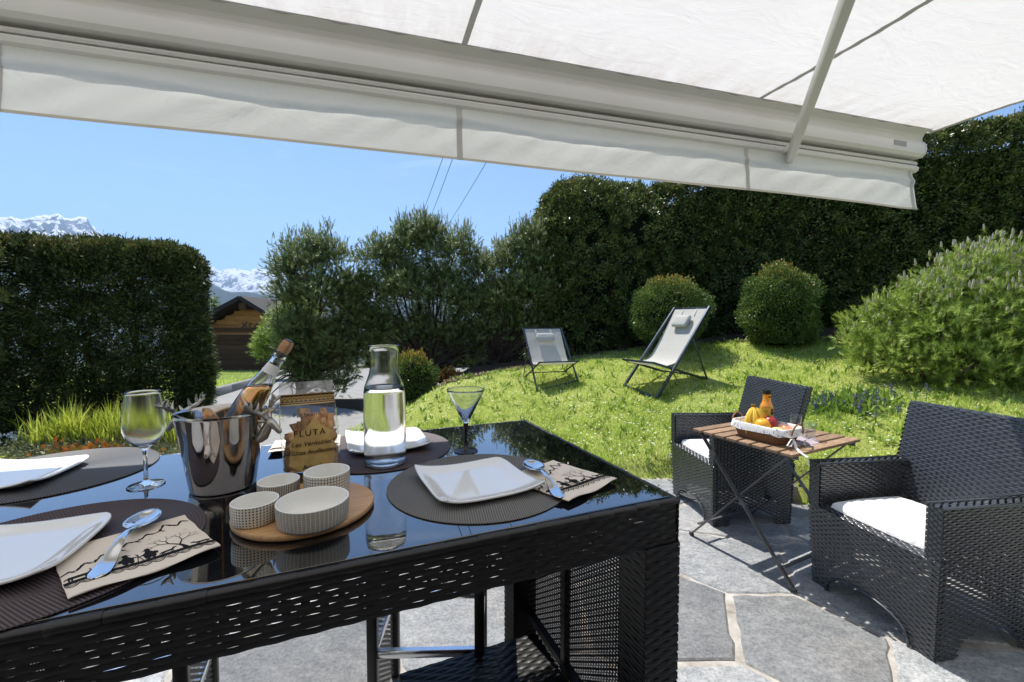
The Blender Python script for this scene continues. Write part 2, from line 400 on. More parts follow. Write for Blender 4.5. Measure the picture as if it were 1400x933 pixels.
M['broadleaf'] = foliage('broad_leaf', [(.14, .24, .04), (.24, .37, .06), (.34, .45, .09)], .4, .4, 2)
M['hedge'] = foliage('hedge_leaf', [(.02, .034, .01), (.07, .10, .022), (.17, .21, .05), (.34, .35, .11)], .40, .24, 6, wr=.5, wn=1.6)
M['hedge_left'] = foliage('hedge_left_leaf', [(.022, .032, .009), (.055, .080, .018), (.11, .14, .035), (.22, .20, .08)], .55, .22, 5, wr=.5, wn=1.5)
M['pine'] = foliage('pine_needle', [(.085, .125, .035), (.165, .225, .06), (.26, .32, .10), (.46, .46, .20)], .42, .34, 8, wr=.35, wn=2.2)
M['mugo'] = foliage('mugo_needle', [(.12, .19, .03), (.26, .38, .055), (.42, .54, .10), (.60, .64, .22)], .38, .32, 9, wr=.35, wn=2.1)
M['yew'] = foliage('yew_leaf', [(.03, .065, .016), (.075, .14, .028), (.15, .235, .05), (.25, .30, .08)], .42, .28, 3)
M['newgrowth'] = foliage('orange_tip', [(.42, .32, .07), (.58, .30, .07), (.46, .42, .09)], .5, .3, 6)
M['candle'] = foliage('pine_bud', [(.42, .36, .24), (.58, .52, .38), (.50, .40, .28)], .7, .1, 6)
M['drygrass'] = foliage('dry_stems', [(.25, .18, .09), (.40, .31, .18), (.30, .22, .12)], .8, .2, 3)
M['heuchera'] = foliage('rusty_leaf', [(.30, .07, .02), (.42, .14, .03), (.22, .14, .03), (.14, .16, .03)], .45, .35, 9)
M['greyleaf'] = foliage('grey_leaf', [(.10, .13, .06), (.20, .23, .12), (.14, .10, .06)], .6, .25, 9)
M['petal'] = simple('petal', (.85, .85, .82), .7, var=.05)
M['ajuga'] = foliage('ajuga_flower', [(.06, .05, .16), (.13, .12, .32), (.10, .09, .22)], .6, .2, 9)

def thin_glass(name):
    t = NT(name); f = t.math('POWER', t.n('ShaderNodeLayerWeight', i={0: .5}).outputs[1], 4.); gl = t.n('ShaderNodeBsdfGlossy', i={0: (1, 1, 1, 1), 1: .02}).outputs[0]
    tr = t.n('ShaderNodeBsdfTransparent', i={0: (.93, .95, .96, 1)}).outputs[0]; return t.done(t.n('ShaderNodeMixShader', i={0: t.math('ADD', t.math('MULTIPLY', f, 1.2), .03), 1: tr, 2: gl}).outputs[0])
M['thin_glass'] = thin_glass('thin_glass')
M['hedge_top'] = foliage('hedge_top_leaf', [(.09, .12, .03), (.20, .20, .05), (.28, .20, .08), (.14, .18, .04)], .5, .35, 5)
# ============================================================ SETTING
def edge_y(x): return np.minimum(3.85, 3.85-.62*(np.asarray(x)-1.4))
def sheet(name, x0, x1, y0, y1, nx, ny, mat, inside=None, dz=0, bumpy=0, kind='structure', drop=None):
    X, Y = np.meshgrid(np.linspace(x0, x1, nx+1), np.linspace(y0, y1, ny+1)); Z = ground_z(X, Y)+dz
    if bumpy: Z = Z+bumpy*(np.sin(X*5.1+np.sin(Y*3))*np.sin(Y*4.3)+.5*np.sin(X*13+Y*3)*np.sin(Y*11))*sstep(.02, .3, Z)
    if drop is not None: Z = Z-drop(X, Y)
    V = np.stack([X, Y, Z], -1).reshape(-1, 3); a = (np.arange(ny)[:, None]*(nx+1)+np.arange(nx)[None]).ravel()
    Fq = np.stack([a, a+1, a+nx+2, a+nx+1], 1)
    if inside is not None:
        cx = V[Fq].mean(1); Fq = Fq[inside(cx[:, 0], cx[:, 1])]
    o = link(name, np_mesh(name, V, Fq), mat); return tag(o, kind=kind) if kind else o
pat = lambda X, Y: .05*(Y < edge_y(X)-.02)
sheet('ground', -14, 16, -6, 14, 300, 260, M['ground'], drop=pat)
def far_ground():
    # beyond the garden the land falls away into the valley and runs to the far hills
    xs = np.concatenate([-np.geomspace(9000, 14, 26), np.linspace(-13.9, 15.9, 14), np.geomspace(16, 9000, 26)])
    ys = np.concatenate([[-400, -60, -14, -6.01], np.linspace(13.9, 60, 22), np.geomspace(66, 12000, 24)])
    X, Y = np.meshgrid(xs, ys); Z = ground_z(X, Y)-.02-np.clip(Y-45, 0, None)*.10*(Y < 9e9)
    Z = np.maximum(Z, -420)
    V = np.stack([X, Y, Z], -1).reshape(-1, 3); nx = len(xs)-1; ny = len(ys)-1
    a = (np.arange(ny)[:, None]*(nx+1)+np.arange(nx)[None]).ravel(); Fq = np.stack([a, a+1, a+nx+2, a+nx+1], 1)
    c = V[Fq].mean(1); hole = (abs(c[:, 0]-1) < 14.9) & (c[:, 1] > -6) & (c[:, 1] < 13.9)
    tag(link('valley_ground', np_mesh('valley_ground', V, Fq[~hole]), M['valley']), kind='structure')
M['valley'] = simple('valley_meadow', (.06, .09, .035), .95, var=.5, vs=.004)
far_ground()
def in_poly(poly):
    P = [tuple(p) for p in poly]
    def f(x, y):
        c = np.zeros(x.shape, bool); j = len(P)-1
        for i in range(len(P)):
            xi, yi = P[i]; xj, yj = P[j]
            c ^= ((yi > y) != (yj > y)) & (x < (xj-xi)*(y-yi)/(yj-yi+1e-12)+xi); j = i
        return c
    return f
K = [T(250, 558), T(283, 546), T(312, 537), T(340, 528), T(372, 517), T(405, 505), T(440, 494)]
road_poly = [(-3.3, 4.3), (-1.95, 4.3), (-1.9, 6.2), (-2.2, 7.6), (2, 9.3), (9, 10.2), (13.5, 26), (-5, 34), (K[6].x, K[6].y)] + [(K[i].x, K[i].y) for i in (5, 4, 3, 2, 1, 0)] + [(-6, 7.2), (-4.2, 7.0)]
sheet('road', -14, 14, 4, 34, 190, 200, M['road'], in_poly(road_poly), dz=.012)
sheet('soil_bed', -5.5, 4, 5.5, 10.5, 120, 70, M['soil'], in_poly([(-2.3, 6.7), (-1.5, 6.3), (-.6, 6.6), (.4, 6.9), (1.4, 7.3), (2.8, 7.4), (3.6, 8), (3, 9.4), (.5, 9.2), (-2.6, 8.4), (-3.8, 8.2), (-3.6, 7.4)]), dz=.022)
sheet('soil_bed', 2.5, 11, 4.6, 9, 120, 70, M['soil'], in_poly([(2.6, 7.6), (3.6, 6.9), (5.2, 6.1), (8, 5.2), (10, 4.8), (10, 6), (4, 9)]), dz=.022)
sheet('flower_bed_soil', -8, -2.9, 4.0, 7, 90, 50, M['soil'], in_poly([(-8, 3.9), (-5.6, 4.6), (-4.1, 5.1), (-3.6, 5.5), (-3.8, 6.7), (-5, 6.6), (-8, 5)]), dz=.015)
# kerb along the far side of the road
kb = MB()
for i in range(len(K)-1):
    a, b = K[i], K[i+1]; kb.bar(a+Vector((0, 0, .05)), b+Vector((0, 0, .05)), .16, .26, bev=.02)
tag(kb.build('road_kerb', M['kerb']), 'low grey stone kerb between the road and the far grass', 'kerb')

# ---- patio: a mortar bed with every flagstone a piece of its own
bed = MB(); nb = 60
xs = np.linspace(-4.6, 7, nb+1); top = [(x, float(edge_y(x))) for x in xs if float(edge_y(x)) > -1.5]
bed.poly([(-4.6, -2.2), (top[-1][0], -2.2)]+top[::-1], -.05, .004)
patio = tag(bed.build('patio', M['mortar'], smooth=False), kind='structure')
seeds = [(1.27, 1.83), (1.28, 2.52), (.78, 2.02), (.80, 1.42), (1.85, 2.25), (1.75, 1.45), (.30, 2.75), (-.1, 2.05), (.1, 1.35), (-.85, 2.5), (-.95, 1.65)]
lr = random.Random(5)
for _ in range(9000):
    p = (lr.uniform(-4.4, 6), lr.uniform(-1.9, 4.1))
    if p[1] < edge_y(p[0])+.1 and all((p[0]-q[0])**2+((p[1]-q[1])*1.1)**2 > lr.uniform(.50, .74)**2 for q in seeds): seeds.append(p)
def clip(poly, nx, ny, d):
    out = []
    for i in range(len(poly)):
        a, b = poly[i], poly[(i+1) % len(poly)]; da = a[0]*nx+a[1]*ny-d; db = b[0]*nx+b[1]*ny-d
        if da <= 0: out.append(a)
        if (da < 0) != (db < 0): t = da/(da-db); out.append((a[0]+(b[0]-a[0])*t, a[1]+(b[1]-a[1])*t))
    return out
for si, s_ in enumerate(seeds):
    poly = [(s_[0]-1, s_[1]-1), (s_[0]+1, s_[1]-1), (s_[0]+1, s_[1]+1), (s_[0]-1, s_[1]+1)]
    for q in seeds:
        if q is s_: continue
        dx, dy = q[0]-s_[0], q[1]-s_[1]; L = math.hypot(dx, dy)
        if L > 2: continue
        j = .002+.011*(((q[0]+s_[0])*7.3+(q[1]+s_[1])*3.1) % 1)
        dx /= L; dy /= L; poly = clip(poly, dx, dy, (q[0]+s_[0])/2*dx+(q[1]+s_[1])/2*dy-j)
    poly = clip(poly, 0, 1, 3.80); k = math.hypot(.62, 1); poly = clip(poly, .62/k, 1/k, (3.80+.62*1.4)/k); poly = clip(poly, 0, -1, 2.1)
    if len(poly) < 3: continue
    cx = sum(p[0] for p in poly)/len(poly); cy = sum(p[1] for p in poly)/len(poly); r2 = random.Random(si); pts = []
    for i in range(len(poly)):
        a, b = poly[i], poly[(i+1) % len(poly)]; L = math.dist(a, b); n = max(1, int(L/.075))
        for kx in range(n):
            t = (kx+.5*r2.random())/n if kx else .0
            x = a[0]+(b[0]-a[0])*t; y = a[1]+(b[1]-a[1])*t; s2 = 1-r2.uniform(-.01, .055)*(1 if kx else .4)
            pts.append((cx+(x-cx)*s2, cy+(y-cy)*s2))
    if len(pts) < 4: continue
    pts = [((pts[i][0]*12+pts[i-1][0]*.5+pts[(i+1) % len(pts)][0]*.5)/13-cx, (pts[i][1]*12+pts[i-1][1]*.5+pts[(i+1) % len(pts)][1]*.5)/13-cy) for i in range(len(pts))]
    h = r2.uniform(.010, .013); n = len(pts); mb = MB(); vs = []
    for (f_, z) in ((1, -.03), (1, h-.006), (.975, h)): vs += [(x*f_, y*f_, z) for x, y in pts]
    fs = [(i, (i+1) % n, n+(i+1) % n, n+i) for i in range(n)]+[(n+i, n+(i+1) % n, 2*n+(i+1) % n, 2*n+i) for i in range(n)]+[tuple(range(2*n, 3*n))]
    mb.add(vs, fs); mb.build('flagstone', M['flagstone'], patio, loc=(cx, cy, 0), sharp=30)
# rough edging stones where the lawn stands above the patio
def rock(c, r, seed, mat, name='edging_stone', parent=None):
    q = random.Random(seed); mb = MB(); mb.ball((0, 0, 0), 1, 12, 8)
    ph = [q.uniform(0, 6) for _ in range(6)]
    for i, v in enumerate(mb.v):
        x, y, z = v; f_ = 1+.16*math.sin(3*x+ph[0])*math.sin(2.6*y+ph[1])+.10*math.sin(6*z+ph[2])*math.sin(5*x+ph[3])
        pw = lambda t: math.copysign(abs(t)**.7, t); mb.v[i] = (pw(x)*r[0]*f_, pw(y)*r[1]*f_, pw(z)*r[2]*f_)
    return mb.build(name, mat, parent, loc=c, rot=(0, 0, q.uniform(-.2, .2)))
words = ['first', 'second', 'third', 'fourth', 'fifth', 'sixth']
for i, x in enumerate((1.72, 2.1, 2.52, 2.98, 3.45)):
    y = float(edge_y(x))+.05; o = rock((x, y, .06), (.23, .11, .12+.02*(i > 0)), 40+i, M['boulder']); o.rotation_euler.z = -.55
    tag(o, f'{words[i]} rough brown stone from the left edging the raised lawn behind the armchairs', 'edging stone', 'rough stones edging the lawn')
pp = MB(); pp.tube([(0, 0, 0), (.11, .0, 0)], .022, 16).tube([(-.012, 0, 0), (.0, 0, 0)], .034, 16)
p0 = G(907, 618, .16); tag(pp.build('pipe_stub', simple('grey_plastic', (.35, .34, .32), .5), loc=(p0.x, 3.95, .17), rot=(0, 0, .1)), 'short grey flanged pipe lying at the lawn edge left of the far armchair', 'pipe')

# ---- mountains
from mathutils import noise as mn
def ridge(name, prof, dist, mat, depth=.45, amp=.06, nv=70, nu=260, base=-60, seed=0.):
    xs = [p[0] for p in prof]; ys = [p[1] for p in prof]; V = []
    U = np.linspace(xs[0], xs[-1], nu+1)
    for j in range(-3, nv+1):
        v = j/nv
        for u in U:
            py = float(np.interp(u, xs, ys)); d = ray(u, py); hor = math.hypot(d.x, d.y); top = CAMZ+dist*d.z/hor
            dd = dist*(1-depth*v); h = top-(top-base)*(max(v, 0)**.82) if v >= 0 else top+(top-base)*v*3
            q = Vector((u*.011+seed, v*2.4, 0)); r1 = 0; a = 1; sc_ = 1
            for k in range(5):
                r1 += a*(1-abs(mn.noise(q*sc_*1.7)*2)); a *= .52; sc_ *= 2.1
            w_ = min(1, abs(v)*9); h += (r1-1.1)*amp*(top-base)*w_
            if v == 0 or w_ < .3: h += (mn.noise(Vector((u*.35, 3+seed, 0))))*amp*.12*(top-base)
            V.append((d.x/hor*dd, d.y/hor*dd, h))
    n = nu+1; rows = nv+4; a = (np.arange(rows-1)[:, None]*n+np.arange(nu)[None]).ravel()
    o = link(name, np_mesh(name, V, np.stack([a, a+n, a+n+1, a+1], 1)), mat); tag(o, kind='structure'); return o
def m_snow(name, lo, hi, rockc):
    t = NT(name); g = t.n('ShaderNodeNewGeometry'); nz = t.n('ShaderNodeSeparateXYZ', i={0: g.outputs['Normal']}).outputs[2]
    pz = t.n('ShaderNodeSeparateXYZ', i={0: g.outputs['Position']}).outputs[2]
    n = t.noise(.004, 8, g.outputs['Position'], .7); n2 = t.noise(.018, 6, t.map(g.outputs['Position'], (1, 1, .4)), .7)
    s_ = t.math('ADD', t.math('ADD', nz, t.math('MULTIPLY', t.math('SUBTRACT', n, .5), 1.0)), t.math('MULTIPLY', t.math('SUBTRACT', n2, .5), 1.7))
    m = t.math('MULTIPLY', t.g(s_, .77, .85), t.g(pz, lo, hi))
    return t.done(t.bsdf(Base_Color=t.mix(m, rockc, (.84, .86, .9)), Roughness=.8, Normal=t.bump(n2, .9, 40.)))
M['snow1'] = m_snow('snowy_peak', 500, 760, (.06, .07, .09))
M['snow2'] = m_snow('snowy_range', 250, 480, (.06, .075, .10))
M['forest'] = simple('forested_slope', (.016, .030, .026), .95, var=.5, vs=.01)
ridge('snowy_mountain', [(-700, 330), (-300, 310), (-60, 300), (0, 296.6), (16, 297), (27, 300), (35, 299), (60, 294.5), (70, 294.5), (75, 292.3), (82, 291.8), (86, 297), (91, 300), (100, 299), (108, 296.6), (115, 296.8), (120, 300), (123, 307), (129, 310), (131, 315), (150, 324), (200, 345), (260, 372), (300, 392), (340, 430)], 6500, M['snow1'], amp=.10, seed=1.3)
ridge('snowy_mountain', [(150, 400), (220, 384), (262, 370), (274, 366), (286, 363), (293, 366), (300, 371), (308, 369), (317, 367), (330, 369), (340, 371), (354, 366), (362, 369), (370, 371), (420, 374), (500, 384), (600, 392), (700, 400), (900, 405)], 8500, M['snow2'], amp=.11, seed=7.7)
ridge('wooded_hill', [(-700, 380), (200, 372), (260, 376), (279, 384), (294, 391), (314, 400), (330, 399), (340, 399), (368, 406), (450, 410), (600, 414), (1000, 412), (2100, 405)], 3600, M['forest'], amp=.05, seed=3.1, base=-400, nu=300)

# ---- garage / chalet across the road
GY = 22.0; gx0, gxa, gx1 = D(262, 440, GY).x, D(344, 407, GY).x, D(415, 440, GY).x
gz = -1.35; ze = D(284, 446, GY).z-.35; za = D(344, 412, GY).z
gar = thing('wooden_garage', 'low wooden chalet garage with dark pitched roof across the road', 'garage', (gxa, GY, gz))
W0, W1 = gx0-gxa, gx1-gxa; H0 = ze-gz; HA = za-gz
mb = MB(); mb.poly([(W0+.05, -.0), (W1-.05, 0), (W1-.05, H0-.05), (0, HA-.15), (W0+.05, H0-.05)], 0, -6, Matrix(((1, 0, 0), (0, 0, -1), (0, 1, 0))))
mb.build('wall', M['garage_wood'], gar, smooth=False)
nz = 14; doorx0 = D(294, 470, GY).x-gxa; doorx1 = W1-.55; dh = D(300, 457, GY).z-gz
z = .02; k = 0
while z < HA-.2:
    h = .235; zt = z+h
    def xlim(zz): 
        if zz <= H0: return W0+.02, W1-.02
        t = (zz-H0)/(HA-H0); return W0*(1-t)+.05, W1*(1-t)-.05
    a, b = xlim(zt)
    segs = [(a, b)] if z > dh-.02 else [(a, doorx0-.12), (doorx1+.12, b)]
    for (p, q) in segs:
        if q-p > .1:
            m2 = MB(); m2.box((0, 0, 0), (q-p, .05, h-.018), bev=.008); m2.build('plank', M['garage_wood'], gar, loc=((p+q)/2, -.03-.004*(k % 2), z+h/2), smooth=False); k += 1
    z += h
mb = MB(); mb.box(((doorx0+doorx1)/2, -.075, dh+.02), (doorx1-doorx0+.3, .06, .1)).box((doorx0-.07, -.075, dh/2), (.1, .06, dh)).box((doorx1+.07, -.075, dh/2), (.1, .06, dh)); mb.build('door_frame', M['trim_wood'], gar, smooth=False)
mb = MB(); mb.box(((doorx0+doorx1)/2, -.02, dh/2), (doorx1-doorx0, .04, dh-.02)); gd = mb.build('garage_door', M['door_wood'], gar, smooth=False)
for i in range(8):
    m2 = MB(); m2.box((0, 0, 0), (doorx1-doorx0-.02, .03, dh/8-.02), bev=.006); m2.build('plank', M['door_wood'], gd, loc=((doorx0+doorx1)/2, -.055, (i+.5)*dh/8), smooth=False)
mb = MB(); mb.bar((W0+.1, -.12, dh+.22), (W1-.1, -.12, dh+.22), .16, .2); mb.build('lintel', M['door_wood'], gar, smooth=False)
mb = MB()
for sgn, wx in ((-1, W0-.75), (1, W1+.75)):
    sl_ = (HA-H0)/(-W0 if sgn < 0 else W1); zt = HA-abs(wx)*sl_
    mb.bar((0, 2.6, HA+.12), (wx, 2.6, zt+.12), 7.2, .2, up=(0, 0, 1))
mb.build('roof', M['roof_dark'], gar, smooth=False)
for a_, b_, w__ in ((0, .28, .34), (-1.9, .95, .2), (1.9, 1.0, .2)): MB().bar((a_, -.8, HA-b_), (a_, .2, HA-b_), w__, w__).build('purlin', M['door_wood'], gar, smooth=False)
mb = MB()
for a, b in (((-.34, 0), (-.05, .3)), ((-.3, .28), (-.08, 0)), ((.05, 0), (.05, .22)), ((.05, .2), (.2, .24)), ((.3, .02), (.42, .2)), ((.42, .2), (.5, .02))):
    mb.tube([(a[0], 0, a[1]), (b[0], 0, b[1])], .022, 6)
mb.build('iron_ornament', M['iron'], gar, loc=(-.15, -.1, HA-1.35))

# ============================================================ PLANTS
def leaf_mesh(P, Dn, L, W, spread=.6, k=1, droop=0, cup=True):
    P = np.repeat(P, k, 0); Dn = np.repeat(Dn, k, 0); n = len(P)
    d = Dn+rng.normal(0, spread, (n, 3)); d[:, 2] -= droop; d /= np.linalg.norm(d, axis=1, keepdims=True)+1e-9
    s = np.cross(d, rng.normal(0, 1, (n, 3))); s /= np.linalg.norm(s, axis=1, keepdims=True)+1e-9
    l = (L*rng.uniform(.6, 1.25, n))[:, None]; w_ = (W*rng.uniform(.7, 1.2, n))[:, None]*.5
    V = np.stack([P, P+d*l*.45+s*w_, P+d*l, P+d*l*.45-s*w_], 1).reshape(-1, 3); F_ = np.arange(n*4).reshape(-1, 4)
    return V, F_
def tri_mesh(P, Dn, L, W, k, spread):
    P = np.repeat(P, k, 0); Dn = np.repeat(Dn, k, 0); n = len(P)
    d = Dn+rng.normal(0, spread, (n, 3)); d /= np.linalg.norm(d, axis=1, keepdims=True)+1e-9
    s = np.cross(d, rng.normal(0, 1, (n, 3))); s /= np.linalg.norm(s, axis=1, keepdims=True)+1e-9
    l = (L*rng.uniform(.7, 1.15, n))[:, None]; w_ = W*.5
    return np.stack([P-s*w_, P+s*w_, P+d*l], 1).reshape(-1, 3), np.arange(n*3).reshape(-1, 3)
def rbox(n, hx, hy, hz, r, faces):
    """points and normals on a rounded box; faces = weights for -y, +y, -x, +x, +z"""
    ar = np.array([hx*hz*faces[0], hx*hz*faces[1], hy*hz*faces[2], hy*hz*faces[3], hx*hy*faces[4]]); f_ = rng.choice(5, n, p=ar/ar.sum())
    p = rng.uniform(-1, 1, (n, 3))*[hx, hy, hz]
    p[f_ == 0, 1] = -hy; p[f_ == 1, 1] = hy; p[f_ == 2, 0] = -hx; p[f_ == 3, 0] = hx; p[f_ == 4, 2] = hz
    lo = np.array([-(hx-r), -(hy-r), -hz]); hi = np.array([hx-r, hy-r, hz-r]); q = np.clip(p, lo, hi); nn = p-q
    ln = np.linalg.norm(nn, axis=1, keepdims=True)+1e-9; nn /= ln; return q+nn*r, nn
def wob(P, s=1.): return (np.sin(P[:, 0]*2.3*s+P[:, 2]*1.1)*np.sin(P[:, 2]*2.9*s+1)+.6*np.sin(P[:, 0]*6.1*s+2+P[:, 1]*5)*np.sin(P[:, 2]*5.3*s+P[:, 0]*2)+.35*np.sin(P[:, 0]*13+P[:, 2]*3)*np.sin(P[:, 2]*14+P[:, 1]*9))
def hedge(label, a, b, thick, z0, z1, r, n, faces=(1, .12, .6, .6, 1), mat='hedge', core=True, amp=.07, L=.055, W=.02, deep=.22, trunks=0, clump_r=.055, jit=.028, rise=0, name='hedge', group='clipped hedges around the garden'):
    a = Vector(a); b = Vector(b); d = (b-a); ln = d.length; rz = math.atan2(d.y, d.x); nrm = Vector((-d.y, d.x)).normalized()
    if nrm.y < 0: nrm = -nrm; 
    c = (a+b)/2+nrm*thick/2; t = thing(name, label, 'hedge', (c.x, c.y, z0), rz if d.x > 0 else rz+pi, group)
    hx, hy, hz = ln/2, thick/2, (z1-z0)/2
    per = 42; nc = n//per; Cc, Nc = rbox(nc, hx, hy, hz, r, faces); co_ = wob(Cc+[0, 0, float(len(label))])*amp+rng.normal(0, jit, nc)-deep*rng.random(nc)**2.6
    cd = Nc*.6+rng.normal(0, .33, (nc, 3)); cd[:, 2] += .12; cs = rng.uniform(.6, 1.3, nc)*clump_r
    P = np.repeat(Cc+Nc*co_[:, None], per, 0); N = np.repeat(Nc, per, 0); Dn = np.repeat(cd, per, 0); m_ = len(P)
    g_ = rng.normal(0, 1, (m_, 3))*np.repeat(cs, per)[:, None]; g_ -= N*(g_*N).sum(1, keepdims=True)*.45; P = P+g_+Dn*(rng.random(m_)*.05)[:, None]; P[:, 2] += hz
    P[:, 2] *= 1+rise*(P[:, 0]+hx)/(2*hx); bot = P[:, 2] < .02; P[bot, 2] = .02+rng.random(int(bot.sum()))*.1
    V, F_ = leaf_mesh(P, Dn, L, W, .5, 1)
    tag(link('foliage', np_mesh('hedge_foliage', V, F_), M[mat], t, smooth=False), kind='stuff')
    k = n//14; Pt, Nt = rbox(k*3, hx, hy, hz, r, (.25, .1, .1, .3, 1)); sel = Nt[:, 2] > .35; Pt = (Pt+Nt*(wob(Pt+[0, 0, float(len(label))])*amp+.02)[:, None])[sel][:k]; Pt[:, 2] += hz; Pt[:, 2] *= 1+rise*(Pt[:, 0]+hx)/(2*hx)
    V, F_ = leaf_mesh(Pt, Nt[sel][:k]+[0, 0, .5], L*.8, W*.8, .6, 1); tag(link('lit_top_tips', np_mesh('hedge_top', V, F_), M['hedge_top'], t, smooth=False), kind='stuff')  # brown-green tips; the sunlit top fringe is put into their paler colour
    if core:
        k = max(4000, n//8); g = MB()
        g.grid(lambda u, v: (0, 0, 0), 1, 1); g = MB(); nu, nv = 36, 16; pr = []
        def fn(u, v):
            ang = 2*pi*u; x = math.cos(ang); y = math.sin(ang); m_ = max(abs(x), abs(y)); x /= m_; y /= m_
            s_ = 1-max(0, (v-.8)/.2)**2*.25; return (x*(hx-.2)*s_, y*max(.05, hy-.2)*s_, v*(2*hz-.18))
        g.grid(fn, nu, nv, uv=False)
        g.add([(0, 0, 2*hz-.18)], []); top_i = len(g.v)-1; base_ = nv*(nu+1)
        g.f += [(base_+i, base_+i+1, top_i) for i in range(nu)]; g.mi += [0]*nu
        g.build('dark_core', M['hedge_core'], t, smooth=False)  # added solid core against see-through; its dark colour stands for inner shade
    if trunks:
        q = random.Random(3)
        for i in range(trunks):
            x = -hx+(i+.5)*2*hx/trunks+q.uniform(-.1, .1); y = hy*.1; m2 = MB(); pts = [Vector((x, y, -.1))]
            while pts[-1].z < 2*hz-.35: pts.append(pts[-1]+Vector((q.uniform(-.04, .04), q.uniform(-.03, .03), .22)))
            m2.tube(pts, [.045*(1-.6*j/len(pts)) for j in range(len(pts))], 7)
            for p in pts[1:]:
                for _ in range(3):
                    e = p+Vector((q.uniform(-.45, .45), q.uniform(-hy, hy*.5), q.uniform(-.02, .25))); e.x = max(-hx+.12, min(hx-.12, e.x)); e.y = max(-hy+.08, min(hy-.08, e.y)); e.z = min(e.z, 2*hz-.15); m2.tube([p, (p+e)/2+Vector((0, 0, .03)), e], [.012, .008, .004], 4)
            m2.build('trunk', M['bark'], t)
    return t
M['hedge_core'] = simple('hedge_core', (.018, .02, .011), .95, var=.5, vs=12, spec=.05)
HB0 = Vector((2.50, 8.55)); HB1 = Vector((7.5, 6.22)); dB = (HB1-HB0).normalized()
hedge('tall clipped evergreen hedge running along the right side behind the round bushes', HB0, HB0+dB*9.5, 1.3, .75, 4.2, .4, 260000, faces=(1, .03, .5, .03, .6), amp=.085, L=.062, W=.026, rise=.16)
hedge('tall dome-topped evergreen hedge behind the two deck chairs', (.53, 7.97), (3.3, 8.45), 1.9, .35, 4.20, 1.2, 130000, faces=(1, .06, 1, .3, 1), amp=.075, L=.062, W=.026)
LH0 = Vector((-4.60, 6.32)); dL = Vector((-1.95, -.95)).normalized()
hedge('dark clipped hedge with see-through lower branches on the left below the snowy peak', LH0+dL*4.3, LH0, .9, -.06, 2.50, .33, 230000, faces=(1, .5, .4, .9, 1.3), mat='hedge_left', core=False, amp=.04, L=.075, W=.021, deep=.42, trunks=8, jit=.012)
hedge('sunlit hedge end at the far left edge of the photo', (-9.5, 3.2), (-5.95, 4.83), .7, -.06, 2.32, .3, 30000, mat='hedge_left', core=False, amp=.04, L=.07, W=.018, deep=.35, trunks=5)

def shoots(P, A, ln, k, nl, nw, ang):
    """needles set round short shoots: P base, A axis"""
    n = len(P); A = A/(np.linalg.norm(A, axis=1, keepdims=True)+1e-9)
    t = np.tile(np.linspace(.05, 1, k), n)[:, None]*ln; B = np.repeat(P, k, 0)+np.repeat(A, k, 0)*t; Ax = np.repeat(A, k, 0)
    rr = rng.normal(0, 1, (n*k, 3)); s = np.cross(Ax, rr); s /= np.linalg.norm(s, axis=1, keepdims=True)+1e-9
    an = ang*rng.uniform(.55, 1.2, n*k)[:, None]; d = Ax*np.cos(an)+s*np.sin(an)
    w_ = np.cross(d, Ax); w_ /= np.linalg.norm(w_, axis=1, keepdims=True)+1e-9; L = nl*rng.uniform(.75, 1.15, n*k)[:, None]
    return np.stack([B-w_*nw/2, B+w_*nw/2, B+d*L], 1).reshape(-1, 3), np.arange(n*k*3).reshape(-1, 3)
